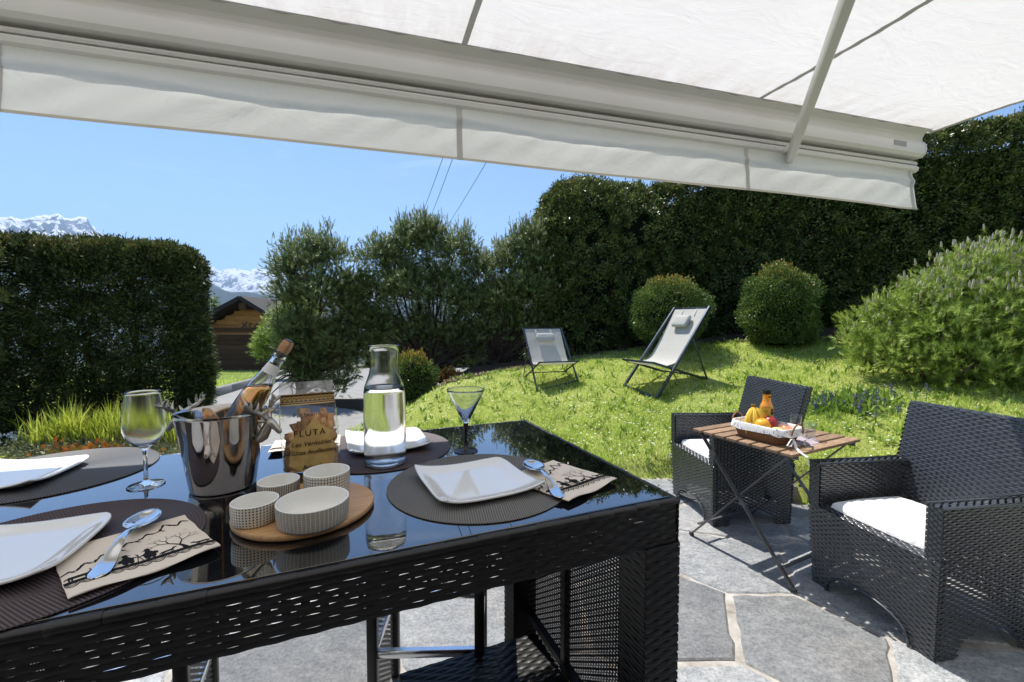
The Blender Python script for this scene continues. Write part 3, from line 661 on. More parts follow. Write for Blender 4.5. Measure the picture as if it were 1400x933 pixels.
def pine(name, label, cat, base, blobs, n, mat, k=20, nl=.055, nw=.006, ln=.085, ang=1.0, lean=None, cand=0, group=None, bare=60, tr=.07, up=.6, csz=.045, seed=1, leaders=0, csp=.11):
    base = Vector(base); t = thing(name, label, cat, base, 0, group); q = random.Random(seed)
    rad = np.array([b[1]**2 for b in blobs]); per = 11; nb = n//per; n = nb*per; idb = rng.choice(len(blobs), nb, p=rad/rad.sum())
    Cn = np.array([tuple(b[0]-base) for b in blobs]); Rr = np.array([b[1] for b in blobs])
    db = rng.normal(0, 1, (nb, 3)); db /= np.linalg.norm(db, axis=1, keepdims=True); db[:, 2] = np.where(rng.random(nb) < .3, db[:, 2], np.abs(db[:, 2])-.15)
    lump = 1+.20*np.sin(db[:, 0]*7+idb)*np.sin(db[:, 2]*6+idb*2)+.10*rng.normal(0, 1, nb)
    rb = Rr[idb]*(rng.uniform(.25, 1, nb)**.4)*lump; Pb = Cn[idb]+db*rb[:, None]*[1, .9, .95]; Ab = db*.75+[0, 0, up]+rng.normal(0, .22, (nb, 3))
    idx = np.repeat(idb, per); d = np.repeat(db, per, 0); tt = rng.uniform(-1, .6, n)[:, None]
    Abn = Ab/np.linalg.norm(Ab, axis=1, keepdims=True); side = rng.normal(0, csp*.55, (n, 3)); P = np.repeat(Pb, per, 0)+np.repeat(Abn, per, 0)*tt*csp*1.5+side*(1-.4*np.clip(tt, 0, 1))
    A = np.repeat(Abn, per, 0)*.8+side/csp*.8+[0, 0, .28]
    V, F_ = shoots(P, A, ln, k, nl, nw, ang); tag(link('needles', np_mesh('needles', V, F_), M[mat], t, smooth=False), kind='stuff')
    if leaders:
        tj = np.argsort(-(P[:, 2]+rng.normal(0, .22, n)))[:leaders]; AL = rng.normal(0, .16, (leaders, 3))+[0, 0, 1]
        V, F_ = shoots(P[tj], AL, rng.uniform(.12, .30, (leaders, 1)).repeat(24, 0) if False else .20, 24, nl*.62, nw*.85, .42); tag(link('leaders', np_mesh('leaders', V, F_), M[mat], t, smooth=False), kind='stuff')
    mb = MB(); hub = Vector((0, 0, .45))
    Pm = P
    for i, (c, r) in enumerate(blobs):
        c = c-base; mid = (hub+c)/2+Vector((q.uniform(-.15, .15), q.uniform(-.15, .15), -.12)); hub2 = hub if i % 2 else Vector((0, 0, .2))
        mb.tube([hub2*.6, hub2.lerp(mid, .5), mid, c], [tr*.8, tr*.55, tr*.4, tr*.18], 6)
    sel = rng.choice(n, min(n, 420), replace=False)
    for j in sel:
        c = Vector(Cn[idx[j]]); p = Vector(P[j]); m_ = c.lerp(p, .5)+Vector((0, 0, -.05)); mb.tube([c.lerp(p, .15), m_, p], [.011, .008, .004], 4, caps=False)
    for _ in range(bare):
        c = Vector(Cn[q.randrange(len(blobs))]); e = hub.lerp(c, q.uniform(.3, .9))+Vector((q.uniform(-.5, .5), q.uniform(-.4, .4), q.uniform(-.5, .1)))
        e.z = max(e.z, .05); m_ = hub.lerp(e, .5)+Vector((q.uniform(-.12, .12), q.uniform(-.1, .1), q.uniform(-.1, .15))); mb.tube([hub.lerp(m_, .3), m_, e], [.02, .012, .005], 4)
    mb.build('branches', M['bark'], t)
    mb = MB(); lv = lean or Vector((0, 0, 0)); mb.tube([Vector((0, 0, -.15)), Vector((.03, 0, .1)), Vector((0, 0, .3))+lv*.3, hub+lv*.4, hub+Vector((0, 0, .5))+lv], [tr*1.35, tr*1.05, tr, tr*.8, tr*.4], 8); mb.build('trunk', M['bark'], t)
    if cand:
        top_ = np.argsort(-(P[:, 2]*.5+rng.normal(0, .30, n)+d[:, 2]*.35+tt[:, 0]*.3))[:cand]; cb = MB()
        for j in top_:
            a = Vector(A[j]).normalized()*.25+Vector((0, 0, 1)); a.normalize(); e = Vector(P[j])+Vector(A[j]).normalized()*ln*.95; h = csz*q.uniform(.5, 1.2)
            cb.tube([e, e+a*h*.6, e+a*h], [csz*.17, csz*.17, csz*.07], 5)
        tag(cb.build('buds', M['candle'], t), kind='stuff')
    return t
def BL(Y, *l): return [(D(px, py, Y+dy), r) for px, py, r, dy in l]
g_ = float(ground_z(-3.9, 8)); ppos = D(408, 520, 8.0)
pine('pine_tree', 'left of the three rugged mountain pines, standing beside the road right of the garage', 'tree', (ppos.x, 8.0, -.05),
     BL(8.0, (415, 358, .50, 0), (452, 352, .40, .1), (440, 400, .58, -.1), (402, 405, .42, .1), (470, 420, .42, .2), (412, 452, .48, -.1), (455, 468, .50, 0), (395, 372, .32, -.2), (480, 382, .28, 0), (430, 495, .36, 0), (472, 495, .36, .2), (400, 478, .30, -.1), (485, 440, .36, .1), (488, 400, .3, .2), (496, 430, .34, .2), (488, 468, .34, .2), (395, 506, .26, -.2), (432, 516, .28, -.2), (462, 520, .28, .1)),
     8000, 'pine', k=17, nw=.0105, nl=.06, cand=220, lean=Vector((.1, 0, 0)), group='mountain pines by the lawn', bare=150, csz=.06, seed=2, leaders=260)
pp_ = D(590, 535, 8.3)
pine('pine_tree', 'broad middle mountain pine with open twisted branches behind the carafe', 'tree', (pp_.x, 8.3, .10),
     BL(8.3, (520, 352, .36, 0), (562, 335, .42, .1), (582, 322, .34, 0), (622, 345, .44, 0), (655, 372, .40, .1), (512, 400, .46, .1), (560, 402, .55, -.15), (612, 405, .55, 0), (655, 420, .46, 0), (520, 450, .42, 0), (575, 455, .45, .1), (632, 462, .40, 0), (545, 372, .42, .2), (505, 470, .3, 0), (545, 488, .3, .2), (600, 492, .3, .3), (650, 480, .3, .2), (600, 380, .4, .2), (690, 400, .35, .1)),
     13500, 'pine', k=17, nw=.0105, nl=.06, cand=360, group='mountain pines by the lawn', bare=260, csz=.075, seed=3, leaders=420)
pp_ = D(678, 505, 8.15)
pine('pine_tree', 'right mountain pine leaning against the dome-topped hedge, beside the left deck chair', 'tree', (pp_.x, 8.15, .22),
     BL(8.15, (722, 330, .30, 0), (700, 362, .40, .1), (738, 362, .36, 0), (720, 402, .46, -.1), (690, 412, .40, 0), (748, 408, .34, 0), (705, 450, .42, 0), (672, 452, .36, .1), (732, 446, .30, 0), (665, 405, .3, .1)),
     7000, 'pine', k=17, nw=.0105, nl=.06, cand=230, lean=Vector((.45, 0, .1)), group='mountain pines by the lawn', bare=150, csz=.075, seed=4, leaders=240)
gb = T(378, 500); Yb = 15.0
pine('pine_shrub', 'light green young pine bush in front of the wooden garage', 'shrub', (D(375, 500, Yb).x, Yb, D(375, 508, Yb).z),
     BL(Yb, (392, 440, .62, 0), (368, 478, .45, -.1), (404, 470, .8, 0), (392, 450, .6, 0), (374, 462, .45, -.3), (410, 425, .6, 0), (360, 472, .30, 0)), 3600, 'mugo', k=18, nl=.10, nw=.014, ln=.15, cand=60, csz=.1, bare=10, seed=5, csp=.16)
pine('mugo_pine', 'low sunlit mugo pine with pale upright buds filling the right side of the lawn', 'shrub', (D(1340, 540, 4.55).x, 4.55, float(ground_z(D(1340, 540, 4.55).x, 4.55))),
     BL(4.6, (1166, 462, .20, .45), (1185, 492, .22, .4), (1205, 440, .26, .4), (1222, 482, .30, .2), (1252, 428, .34, .25), (1300, 400, .34, .2), (1345, 378, .34, .2), (1395, 372, .36, .2), (1290, 450, .40, 0), (1345, 440, .44, 0), (1400, 440, .48, -.1), (1262, 500, .30, 0), (1325, 500, .36, -.2), (1385, 510, .40, -.3), (1450, 420, .5, 0), (1470, 500, .5, -.2)),
     9500, 'mugo', k=26, nl=.052, nw=.0046, ln=.075, ang=.95, cand=760, bare=70, tr=.04, up=.75, csz=.062, seed=6, csp=.10)
def bush(name, label, cat, c, r, n, mat, tips=0, flat=1.0, tapered=0, L=.035, W=.017, group=None, lump=.07, trunk=.25):
    c = Vector(c); base = Vector((c.x, c.y, float(ground_z(c.x, c.y)))); t = thing(name, label, cat, base, 0, group); c0 = np.array(tuple(c-base))
    d = rng.normal(0, 1, (n, 3)); d /= np.linalg.norm(d, axis=1, keepdims=True)
    pw = np.sign(d)*np.abs(d)**np.array([.9, .9, flat]); l = 1+lump*wob(d*2.2+c.x*3)+rng.choice([0, 0, .06, -.05], n)*(rng.random(n) < .5)+.03*np.sin(d[:, 0]*19+c.x)*np.sin(d[:, 2]*17)
    s_ = np.array(r)*l[:, None]; P = pw*s_*(1-.3*rng.random((n, 1))**2.2)
    if tapered: P[:, :2] *= (1-tapered*np.clip(-P[:, 2:3]/r[2], 0, 1)**1.3)
    P = P+c0; P[:, 2] = np.maximum(P[:, 2], .04)
    V, F_ = leaf_mesh(P, d*.8+[0, 0, .3], L, W, .5); tag(link('foliage', np_mesh('bush_foliage', V, F_), M[mat], t, smooth=False), kind='stuff')
    if tips:
        j = np.argsort(-(d[:, 2]+rng.normal(0, .22, n)))[:tips]; V, F_ = leaf_mesh(P[j]+d[j]*.012, d[j]+[0, 0, .5], L*1.1, W, .4); tag(link('new_shoots', np_mesh('tips', V, F_), M['newgrowth'], t, smooth=False), kind='stuff')
    mb = MB(); mb.ball(tuple(c0), 1, 16, 10, (r[0]*.72*(1-tapered*.3), r[1]*.72*(1-tapered*.3), r[2]*.74)); mb.build('dark_core', M['hedge_core'], t)  # solid ball added inside, shade within the foliage put into its dark colour
    mb = MB()
    for i in range(4): a = i*1.7; mb.tube([(.05*math.cos(a), .05*math.sin(a), -.1), (.1*math.cos(a), .1*math.sin(a), c0[2]*.5), (.22*math.cos(a), .22*math.sin(a), c0[2])], [.03, .025, .012], 6)
    mb.build('trunk', M['bark'], t); return t
bush('round_bush', 'clipped bush flat on top with orange tips, directly behind the right deck chair', 'bush', D(914, 432, 6.75), (.58, .5, .58), 26000, 'yew', 1000, flat=.75, tapered=.5, lump=.09, group='clipped round bushes before the hedge')
bush('round_bush', 'egg-shaped clipped bush with orange tips between the right deck chair and mugo pine', 'bush', D(1066, 430, 6.5), (.50, .47, .68), 32000, 'yew', 800, flat=.9, tapered=.12, group='clipped round bushes before the hedge', lump=.115)
bush('small_shrub', 'small dark green shrub with yellowish tips under the middle pine behind the carafe', 'bush', D(566, 522, 6.75), (.36, .3, .46), 9000, 'yew', 500, lump=.14, L=.04)
bush('small_shrub', 'low yellow-leaved shrub under the pine behind the martini glass', 'bush', D(612, 520, 7.0), (.22, .2, .16), 2500, 'heuchera', 200, lump=.2, L=.04)
# dark conifers behind the garage
def spruce(label, px, py_top, Y, h, n=5200):
    top_ = D(px, py_top, Y); base = Vector((top_.x, Y, top_.z-h)); t = thing('spruce_tree', label, 'tree', base, 0, 'spruces behind the garage')
    u = rng.random(n)**.6; hh = h*(1-.98*u*1.0); a = rng.uniform(0, 2*pi, n); tier = (np.sin(hh*9)+1)*.25+.75; rr = (h-hh)*.24*tier*rng.uniform(.3, 1, n)**.5
    P = np.stack([rr*np.cos(a), rr*np.sin(a), hh-rr*.25], 1); Dn = np.stack([np.cos(a), np.sin(a), -.25+0*a], 1)
    V, F_ = leaf_mesh(P, Dn, h*.05, h*.018, .35); tag(link('foliage', np_mesh('spruce', V, F_), M['pine'], t, smooth=False), kind='stuff')
    MB().tube([(0, 0, 0), (0, 0, h*.97)], [h*.02, h*.003], 8).build('trunk', M['bark'], t)
spruce('dark rounded spruce just right of the left hedge, behind the garage roof', 289, 404, 42, 12)
spruce('small pointed dark spruce between the left hedge and the garage roof', 299, 416, 46, 8)
spruce('tiny spruce top showing over the garage roof slope', 310, 421, 60, 9)

# ---- grass, daisies, weeds
def lawn_pts(n, x0, x1, y0, y1, ok):
    x = rng.uniform(x0, x1, n); y = rng.uniform(y0, y1, n); k = ok(x, y); x, y = x[k], y[k]; return np.stack([x, y, ground_z(x, y)], 1)
def on_lawn(x, y):
    e = -2.05+.25*np.clip(y-5.5, 0, 3)+.12*np.sin(y*3); return (y > edge_y(x)-.03) & (x > e) & ~in_poly([(-1.9, 6.6), (-.6, 6.75), (.4, 7.05), (1.4, 7.5), (2.8, 7.6), (3.6, 7.1), (5.2, 6.3), (10, 4.9), (10, 9), (-2, 9)])(x, y)
def blades(name, P, L, W, mat, lean=.45, kind='stuff', parent=None, wmul=1.):
    n = len(P); a = rng.uniform(0, 2*pi, n); ln = np.abs(rng.normal(0, lean, n)); d = np.stack([np.cos(a)*ln, np.sin(a)*ln, np.ones(n)], 1); d /= np.linalg.norm(d, axis=1, keepdims=True)
    patch = .85+.15*np.sin(P[:, 0]*2.1+np.sin(P[:, 1]*1.7))*np.sin(P[:, 1]*2.6)+.3*np.sin(P[:, 0]*11+P[:, 1]*3)*np.sin(P[:, 1]*13)
    l = (L*rng.uniform(.45, 1.2, n)*patch)[:, None]; s = np.stack([-np.sin(a), np.cos(a), 0*a], 1)*(W*.5); dr = d.copy(); dr[:, 2] *= .55; dr[:, :2] *= 1.6; dr /= np.linalg.norm(dr, axis=1, keepdims=True)
    m_ = P+d*l*.6; V = np.stack([P-s, P+s, m_+s*.8, m_-s*.8, m_+dr*l*.4], 1).reshape(-1, 3); b = np.arange(n)[:, None]*5
    F_ = np.concatenate([b+[0, 1, 2], b+[0, 2, 3], b+[3, 2, 4]]); o = link(name, np_mesh(name, V, F_), M[mat], parent, smooth=False); return tag(o, kind=kind)
def thin(P): return P[rng.random(len(P)) < np.clip(.78+.5*np.sin(P[:, 0]*2.7+1.3*np.sin(P[:, 1]*2.1))*np.sin(P[:, 1]*3.3+P[:, 0])+.5*np.sin(P[:, 0]*9.1)*np.sin(P[:, 1]*8.3), .30, 1)]
PL = thin(np.concatenate([lawn_pts(225000, -2.2, 6.5, 1.9, 7.6, on_lawn), lawn_pts(60000, -1.2, 3.2, 3.8, 5.2, on_lawn)]))
tag(blades('lawn_grass', PL, .062, .0055, 'grass', .7), 'bright short green lawn sloping up to the hedges', 'grass')
PL = lawn_pts(2600, -2.0, 6.5, 3.3, 7.3, on_lawn); PL = PL[(np.sin(PL[:, 0]*1.9+2)*np.sin(PL[:, 1]*2.3)+rng.normal(0, .5, len(PL))) > -.1]
n = len(PL); P6 = []; r_ = .0095
for k in range(6): P6.append(PL+np.array([r_*math.cos(k*pi/3), r_*math.sin(k*pi/3), 0])+[0, 0, .05])
V = np.stack(P6, 1)+rng.normal(0, .003, (n, 1, 3)); V = V.reshape(-1, 3)
tag(link('daisies', np_mesh('daisies', V, np.arange(n*6).reshape(-1, 6)), M['petal'], smooth=False), 'tiny white daisies dotted over the lawn', 'flowers', kind='stuff')
PL = lawn_pts(1500, -2, 6.5, 3.5, 7.4, on_lawn); V, F_ = leaf_mesh(PL+[0, 0, .01], np.tile([0, 0, .6], (len(PL), 1)), .085, .028, .8, 4)
tag(link('lawn_weeds', np_mesh('weeds', V, F_), M['broadleaf'], smooth=False), 'broad-leaved weeds and dandelion leaves in the lawn', 'weeds', kind='stuff')
far_ok = lambda x, y: ~in_poly(road_poly)(x, y) & (y > np.interp(x, [K[6].x, K[0].x], [K[6].y, K[0].y])) & (x < K[5].x+1)
PF = lawn_pts(90000, -15, -6, 8, 22, lambda x, y: (~in_poly(road_poly)(x, y)) & (x < np.interp(y, [k.y for k in K], [k.x for k in K])-.05))
tag(blades('verge_grass', PF, .10, .015, 'grass', .5), 'mown grass between the kerb and the garage', 'grass')
# far-left strip: bare lawn + bed
PB = lawn_pts(22000, -8, -1.9, 2.6, 6.6, lambda x, y: (y > 2.7) & ~((x > -3.35) & (y > 4.25)) & (rng.random(len(x)) < .35+.65*(np.sin(x*3)*np.sin(y*4) > -.2)) & (y < 4.3+.45*(x+8)))
tag(blades('thin_grass', PB+[0, 0, .01], .05, .006, 'grass', .8), 'thin dry grass beyond the left end of the dining table', 'grass')
def clump(cx, cy, n, sp, L, W, mat, lean, z=0):
    P = np.stack([cx+rng.normal(0, sp, n), cy+rng.normal(0, sp*.6, n), np.full(n, z)], 1); return P
fb = []
for px, py in ((40, 602), (60, 600), (80, 598), (105, 596), (122, 597), (140, 594), (160, 592), (178, 590), (196, 592), (212, 590), (228, 592)): p = G(px, py+20, 0); fb.append(clump(p.x, p.y+rng.uniform(0, .3), 260, .12, 0, 0, 0, 0))
tag(blades('tall_grass', np.concatenate(fb), .48, .014, 'tallgrass', .28), 'clump of tall yellow-green grass-like leaves in the bed before the left hedge', 'plant')
hb = []
for px, py in ((90, 612), (105, 617), (122, 612), (140, 610), (160, 613), (178, 611), (78, 606)): p = G(px, py+8, .12); hb.append(np.stack([p.x+rng.normal(0, .11, 42), p.y+rng.normal(0, .06, 42), .12+rng.normal(0, .035, 42)], 1))
V, F_ = leaf_mesh(np.concatenate(hb), np.tile([0, -.3, .5], (294, 1)), .06, .05, .7); tag(link('rusty_leaved_plant', np_mesh('heuchera', V, F_), M['heuchera'], smooth=False), 'low plant with rusty orange and red leaves before the tall grass clump', 'plant', kind='stuff')
hb = []
for i in range(46): px = 30+rng.random()*210; p = G(px, 622+rng.normal(0, 6), .04); hb.append(np.stack([p.x+rng.normal(0, .12, 130), p.y+rng.normal(0, .10, 130), .05+np.abs(rng.normal(0, .04, 130))], 1))
hb = np.concatenate(hb); V, F_ = leaf_mesh(hb, np.tile([0, -.1, .6], (len(hb), 1)), .04, .018, .8); tag(link('ground_cover', np_mesh('groundcover', V, F_), M['greyleaf'], smooth=False), 'low grey-green ground cover at the front of the left bed', 'plant', kind='stuff')
sb = []
for px in (95, 150, 205, 225): p = G(px, 606, .05); sb.append(clump(p.x, p.y, 240, .16, 0, 0, 0, 0, .0))
tag(blades('dry_stems', np.concatenate(sb), .26, .006, 'drygrass', .6), 'pale dry stems among the plants of the left bed', 'plant')
wf = [];
for _ in range(110): px = rng.normal(22, 9); p = G(px, 598+rng.normal(0, 3), .12); wf.append(tuple(p))
V, F_ = leaf_mesh(np.array(wf), np.tile([0, -.4, .5], (len(wf), 1)), .035, .03, .6); tag(link('white_flowers', np_mesh('whitefl', V, F_), M['petal'], smooth=False), 'small white flowers in the shade at the far left foot of the hedge', 'flowers', kind='stuff')
aj = thing('bugle_plant', 'patch of purple-blue flower spikes in the lawn beyond the bistro table', 'flowers', T(1160, 556))
ab = aj.location; P = np.stack([rng.normal(0, .2, 420), rng.normal(0, .12, 420), np.zeros(420)], 1); P[:, 2] = ground_z(P[:, 0]+ab.x, P[:, 1]+ab.y)-ab.z+.01
V, F_ = leaf_mesh(P, np.tile([0, 0, .7], (420, 1)), .11, .035, .6, 2); tag(link('leaves', np_mesh('ajleaf', V, F_), M['broadleaf'], aj, smooth=False), kind='stuff')
P = P[:34]*[1.15, 1.2, 1]; st = MB(); Pf = []
for p in P:
    h = random.uniform(.09, .17); MB().tube([p, (p[0], p[1], p[2]+h)], .004, 4).build('stem', M['broadleaf'], aj)
    for j in range(26): Pf.append((p[0]+random.gauss(0, .006), p[1]+random.gauss(0, .006), p[2]+h*(.35+.7*j/26)))
V, F_ = leaf_mesh(np.array(Pf), rng.normal(0, 1, (len(Pf), 3))*[1, 1, .4], .018, .014, .4); tag(link('flower_spikes', np_mesh('spikes', V, F_), M['ajuga'], aj, smooth=False), kind='stuff')
# ---- overhead cables
for lab, (xa, ya), (xb, yb), Yf, Yn in (('leftmost of three thin overhead cables above the pines', (570, 310), (632, 140), 60, 24), ('middle one of three thin overhead cables above the pines', (580, 318), (650, 130), 60, 24), ('rightmost and most slanted of three thin overhead cables', (598, 330), (735, 102), 60, 24)):
    a = D(xa, ya, Yf); b = D(xb, yb, Yn); pts = []
    for i in range(25): t = i/24; p = a.lerp(b, t); p.z -= 4*t*(1-t)*.25; pts.append(p)
    tag(MB().tube(pts, .022, 6).build('overhead_cable', M['rubber']), lab, 'cable', 'overhead cables')

hedge('long low dark hedge far across the road, glimpsed beneath the mountain pines', (-9.5, 27), (16, 30), 2.5, -2.6, 1.15, .8, 26000, faces=(1, .02, .2, .2, .6), amp=.25, L=.22, W=.10, clump_r=.25, group='far planting beyond the road')

dl = [];
for _ in range(46): x = random.uniform(.9, 2.6); y = float(edge_y(x))-abs(random.gauss(0, .22)); dl.append((x, y, .0145))
V, F_ = leaf_mesh(np.array(dl), rng.normal(0, 1, (len(dl), 3))*[1, 1, .08], .035, .022, .05); tag(link('dry_leaves', np_mesh('dryleaf', V, F_), M['drygrass'], smooth=False), 'few small dry leaves blown against the lawn edge of the patio', 'leaves', kind='stuff')
jt_ = []
for _ in range(260): x = random.uniform(-1.5, 3.2); jt_.append((x, float(edge_y(x))-abs(random.gauss(0, .035)), .004))
tag(blades('edge_grass', np.array(jt_), .07, .006, 'grass', .7), 'grass creeping over the patio edge', 'grass')
# ============================================================ AWNING AND HOUSE
AW = math.atan2(.281, .96); A0 = Vector((0, 1.944, 0)); AM = Matrix.Rotation(AW, 3, 'Z')
aw = thing('awning', 'white fabric awning with cream front rail spanning over the dining table', 'awning', A0, AW)
T0, T1 = -4.2, 2.60
prof = [(.0, 2.325), (-.012, 2.333), (-.017, 2.348), (-.010, 2.357), (.030, 2.358), (.030, 2.366), (-.004, 2.367), (-.009, 2.375), (-.004, 2.384), (.034, 2.385), (.034, 2.398), (-.030, 2.401), (-.045, 2.415), (-.051, 2.440), (-.048, 2.468), (-.036, 2.486), (-.028, 2.492), (-.026, 2.510), (-.034, 2.528), (-.056, 2.541), (-.074, 2.544), (-.074, 2.552), (.03, 2.556), (.062, 2.50), (.062, 2.37), (.035, 2.325)]
def extr(prof, x0, x1, name, mat, parent, sharp=25):
    n = len(prof); vs = [(x0, a, b) for a, b in prof]+[(x1, a, b) for a, b in prof]
    fs = [(i, (i+1) % n, n+(i+1) % n, n+i) for i in range(n)]+[tuple(range(n-1, -1, -1)), tuple(range(n, 2*n))]
    return MB().add(vs, fs).build(name, mat, parent, sharp=sharp)
extr(prof, T0, T1-.06, 'front_rail', M['awning_metal'], aw)
extr([(-.0+(a)*1.06, 2.44+(b-2.44)*1.04) for a, b in prof], T1-.06, T1-.05, 'end_cap', M['awning_metal'], aw)
extr([(-.036, 2.4875), (-.0285, 2.4935), (-.0265, 2.51), (-.0345, 2.528), (-.0565, 2.5405), (-.0745, 2.5435), (-.075, 2.5425), (-.058, 2.5385), (-.0375, 2.526), (-.0285, 2.51), (-.030, 2.4945)], T0, T1-.062, 'rail_hollow', M['awning_dirty'], aw) if False else None
tg = MB(); tg.box((2.33, -.0515, 2.452), (.10, .002, .028)); tg.build('type_plate', simple('grey_sticker', (.30, .30, .30), .5), aw, smooth=False, rot=None)
seams = [-3.28, -1.742, -.225, 1.285]
def fz(x, y):
    # cloth level: gentle sag between the seams, fine travelling wrinkles
    s_ = .004*math.sin(y*7+x*1.3)*math.sin(x*5.5)+.0025*math.sin(x*23+y*9+2*math.sin(y*3))*math.sin(y*6+1)+.0016*math.sin((x*.9+y*1.2)*61)*math.sin(x*3+1)
    e = min(1, (-.065-y)/.15) if y < -.065 else 0
    sag = -.012*math.sin(min(1, (-y)/3.2)*pi)
    return 2.5475+sag*.6+s_*e+.022*max(0, -y-.9)
g = MB(); g.grid(lambda u, v: (T0+(T1-T0)*u+(.05*v if u == 1 else 0), -.03-3.2*v, fz(T0+(T1-T0)*u, -.03-3.2*v)), 340, 150)
g.build('canopy', M['awning_cloth'], aw, sharp=0)
for s_ in seams:
    g = MB(); g.grid(lambda u, v: (s_+(u-.5)*.024+.012*math.sin(v*9), -.055-3.15*v, fz(s_+(u-.5)*.02, -.055-3.15*v)-.0022), 2, 120); g.build('seam', M['awning_seam'], aw, sharp=0)
g = MB(); g.grid(lambda u, v: (T1-.028+.05*v+u*.03, -.035-3.17*v, fz(T1, -.035-3.17*v)-.003), 2, 100); g.build('side_hem', M['awning_seam'], aw, sharp=0)
g = MB(); g.grid(lambda u, v: (T0+(T1-.01-T0)*u, -.055-.022*v+.003*math.sin(u*160), fz(T0+(T1-T0)*u, -.06)-.003-.0015*math.sin(u*210)), 400, 2); g.build('front_hem', M['awning_seam'], aw, sharp=0)
VT1 = 2.52
def vy(x, v): return .004*math.sin(x*3.1+.5)*v+.004*math.sin(x*7.3)*v*v*.5-.020*v*v+.007*math.sin(x*11+v*5)*v*(1-v)*2+.0035*math.sin(x*37+v*11+3*math.sin(x*2))*v*(1-v)*2-.010*math.exp(-((v-.28-.05*math.sin(x*5))/.07)**2)+(-.018*max(0, (x-VT1+.25)/.25)**2*v)
def vz(x, v): return 2.330-.228*v-.012*v*math.exp(-((x-VT1)/.3)**2)
g = MB(); g.grid(lambda u, v: (T0+(VT1-T0)*u, vy(T0+(VT1-T0)*u, v), vz(T0+(VT1-T0)*u, v)), 420, 24); g.build('valance', M['valance_cloth'], aw, sharp=0)
g = MB(); g.grid(lambda u, v: (T0+(VT1-T0)*u, vy(T0+(VT1-T0)*u, .95+.05*v)-.0015, vz(T0+(VT1-T0)*u, .955+.05*v)), 300, 2); g.build('valance_hem', simple('valance_binding', (.55, .52, .42), .9), aw, sharp=0)
for s_ in seams+[VT1-.014]:
    g = MB(); g.grid(lambda u, v: (s_-.01+(u-.5)*.024, vy(s_-.01+(u-.5)*.024, v)-.0025, vz(s_, v)), 2, 24); g.build('valance_seam', M['awning_seam'], aw, sharp=0)
IM = AM.transposed()
a1 = IM @ (D(1081, 213, 2.345)-A0); a2 = IM @ (G(1158, 0, 2.45)-A0); dd = (a2-a1); a3 = a1+dd*1.45
arm = MB(); arm.bar(a1-dd*.03, a3, .036, .058, bev=.006); arm.build('folding_arm', M['awning_metal'], aw)
arm = MB(); arm.bar(a3, (a3.x+1.1, -3.2, 2.5), .036, .058, bev=.006); arm.build('folding_arm', M['awning_metal'], aw)
arm = MB(); arm.box((a1.x, -.012, a1.z+.035), (.05, .06, .03), bev=.004).box((a1.x+.012, -.03, a1.z+.018), (.028, .05, .05), bev=.004); arm.build('arm_bracket', M['awning_metal'], aw)
hs = thing('house', 'pale rendered house wall with wide glass doors behind the terrace', 'house', A0+AM @ Vector((0, -3.35, 0)), AW)
m_pl = simple('wall_render', (.62, .58, .50), .9, var=.08, vs=3, bump=.3, bs=60)
hm = MB(); hm.box((-4.6, -.1, 1.6), (4.8, .2, 3.4)).box((3.0, -.1, 1.6), (3.4, .2, 3.4)).box((-.45, -.1, 2.85), (3.5, .2, .9)); hm.build('wall', m_pl, hs, smooth=False)
for x in (-1.33, .43):
    m2 = MB(); [m2.box((x+dx, -.03, 1.2), (.08, .08, 2.4)) for dx in (-.84, .84)]; [m2.box((x, -.03, z), (1.6, .08, .08)) for z in (.04, 2.36)]; fr = m2.build('window_frame', M['garage_wood'], hs, smooth=False)
    MB().box((x, -.05, 1.2), (1.6, .012, 2.24)).build('pane', simple('dark_pane', (.03, .03, .035), .05), fr, smooth=False)

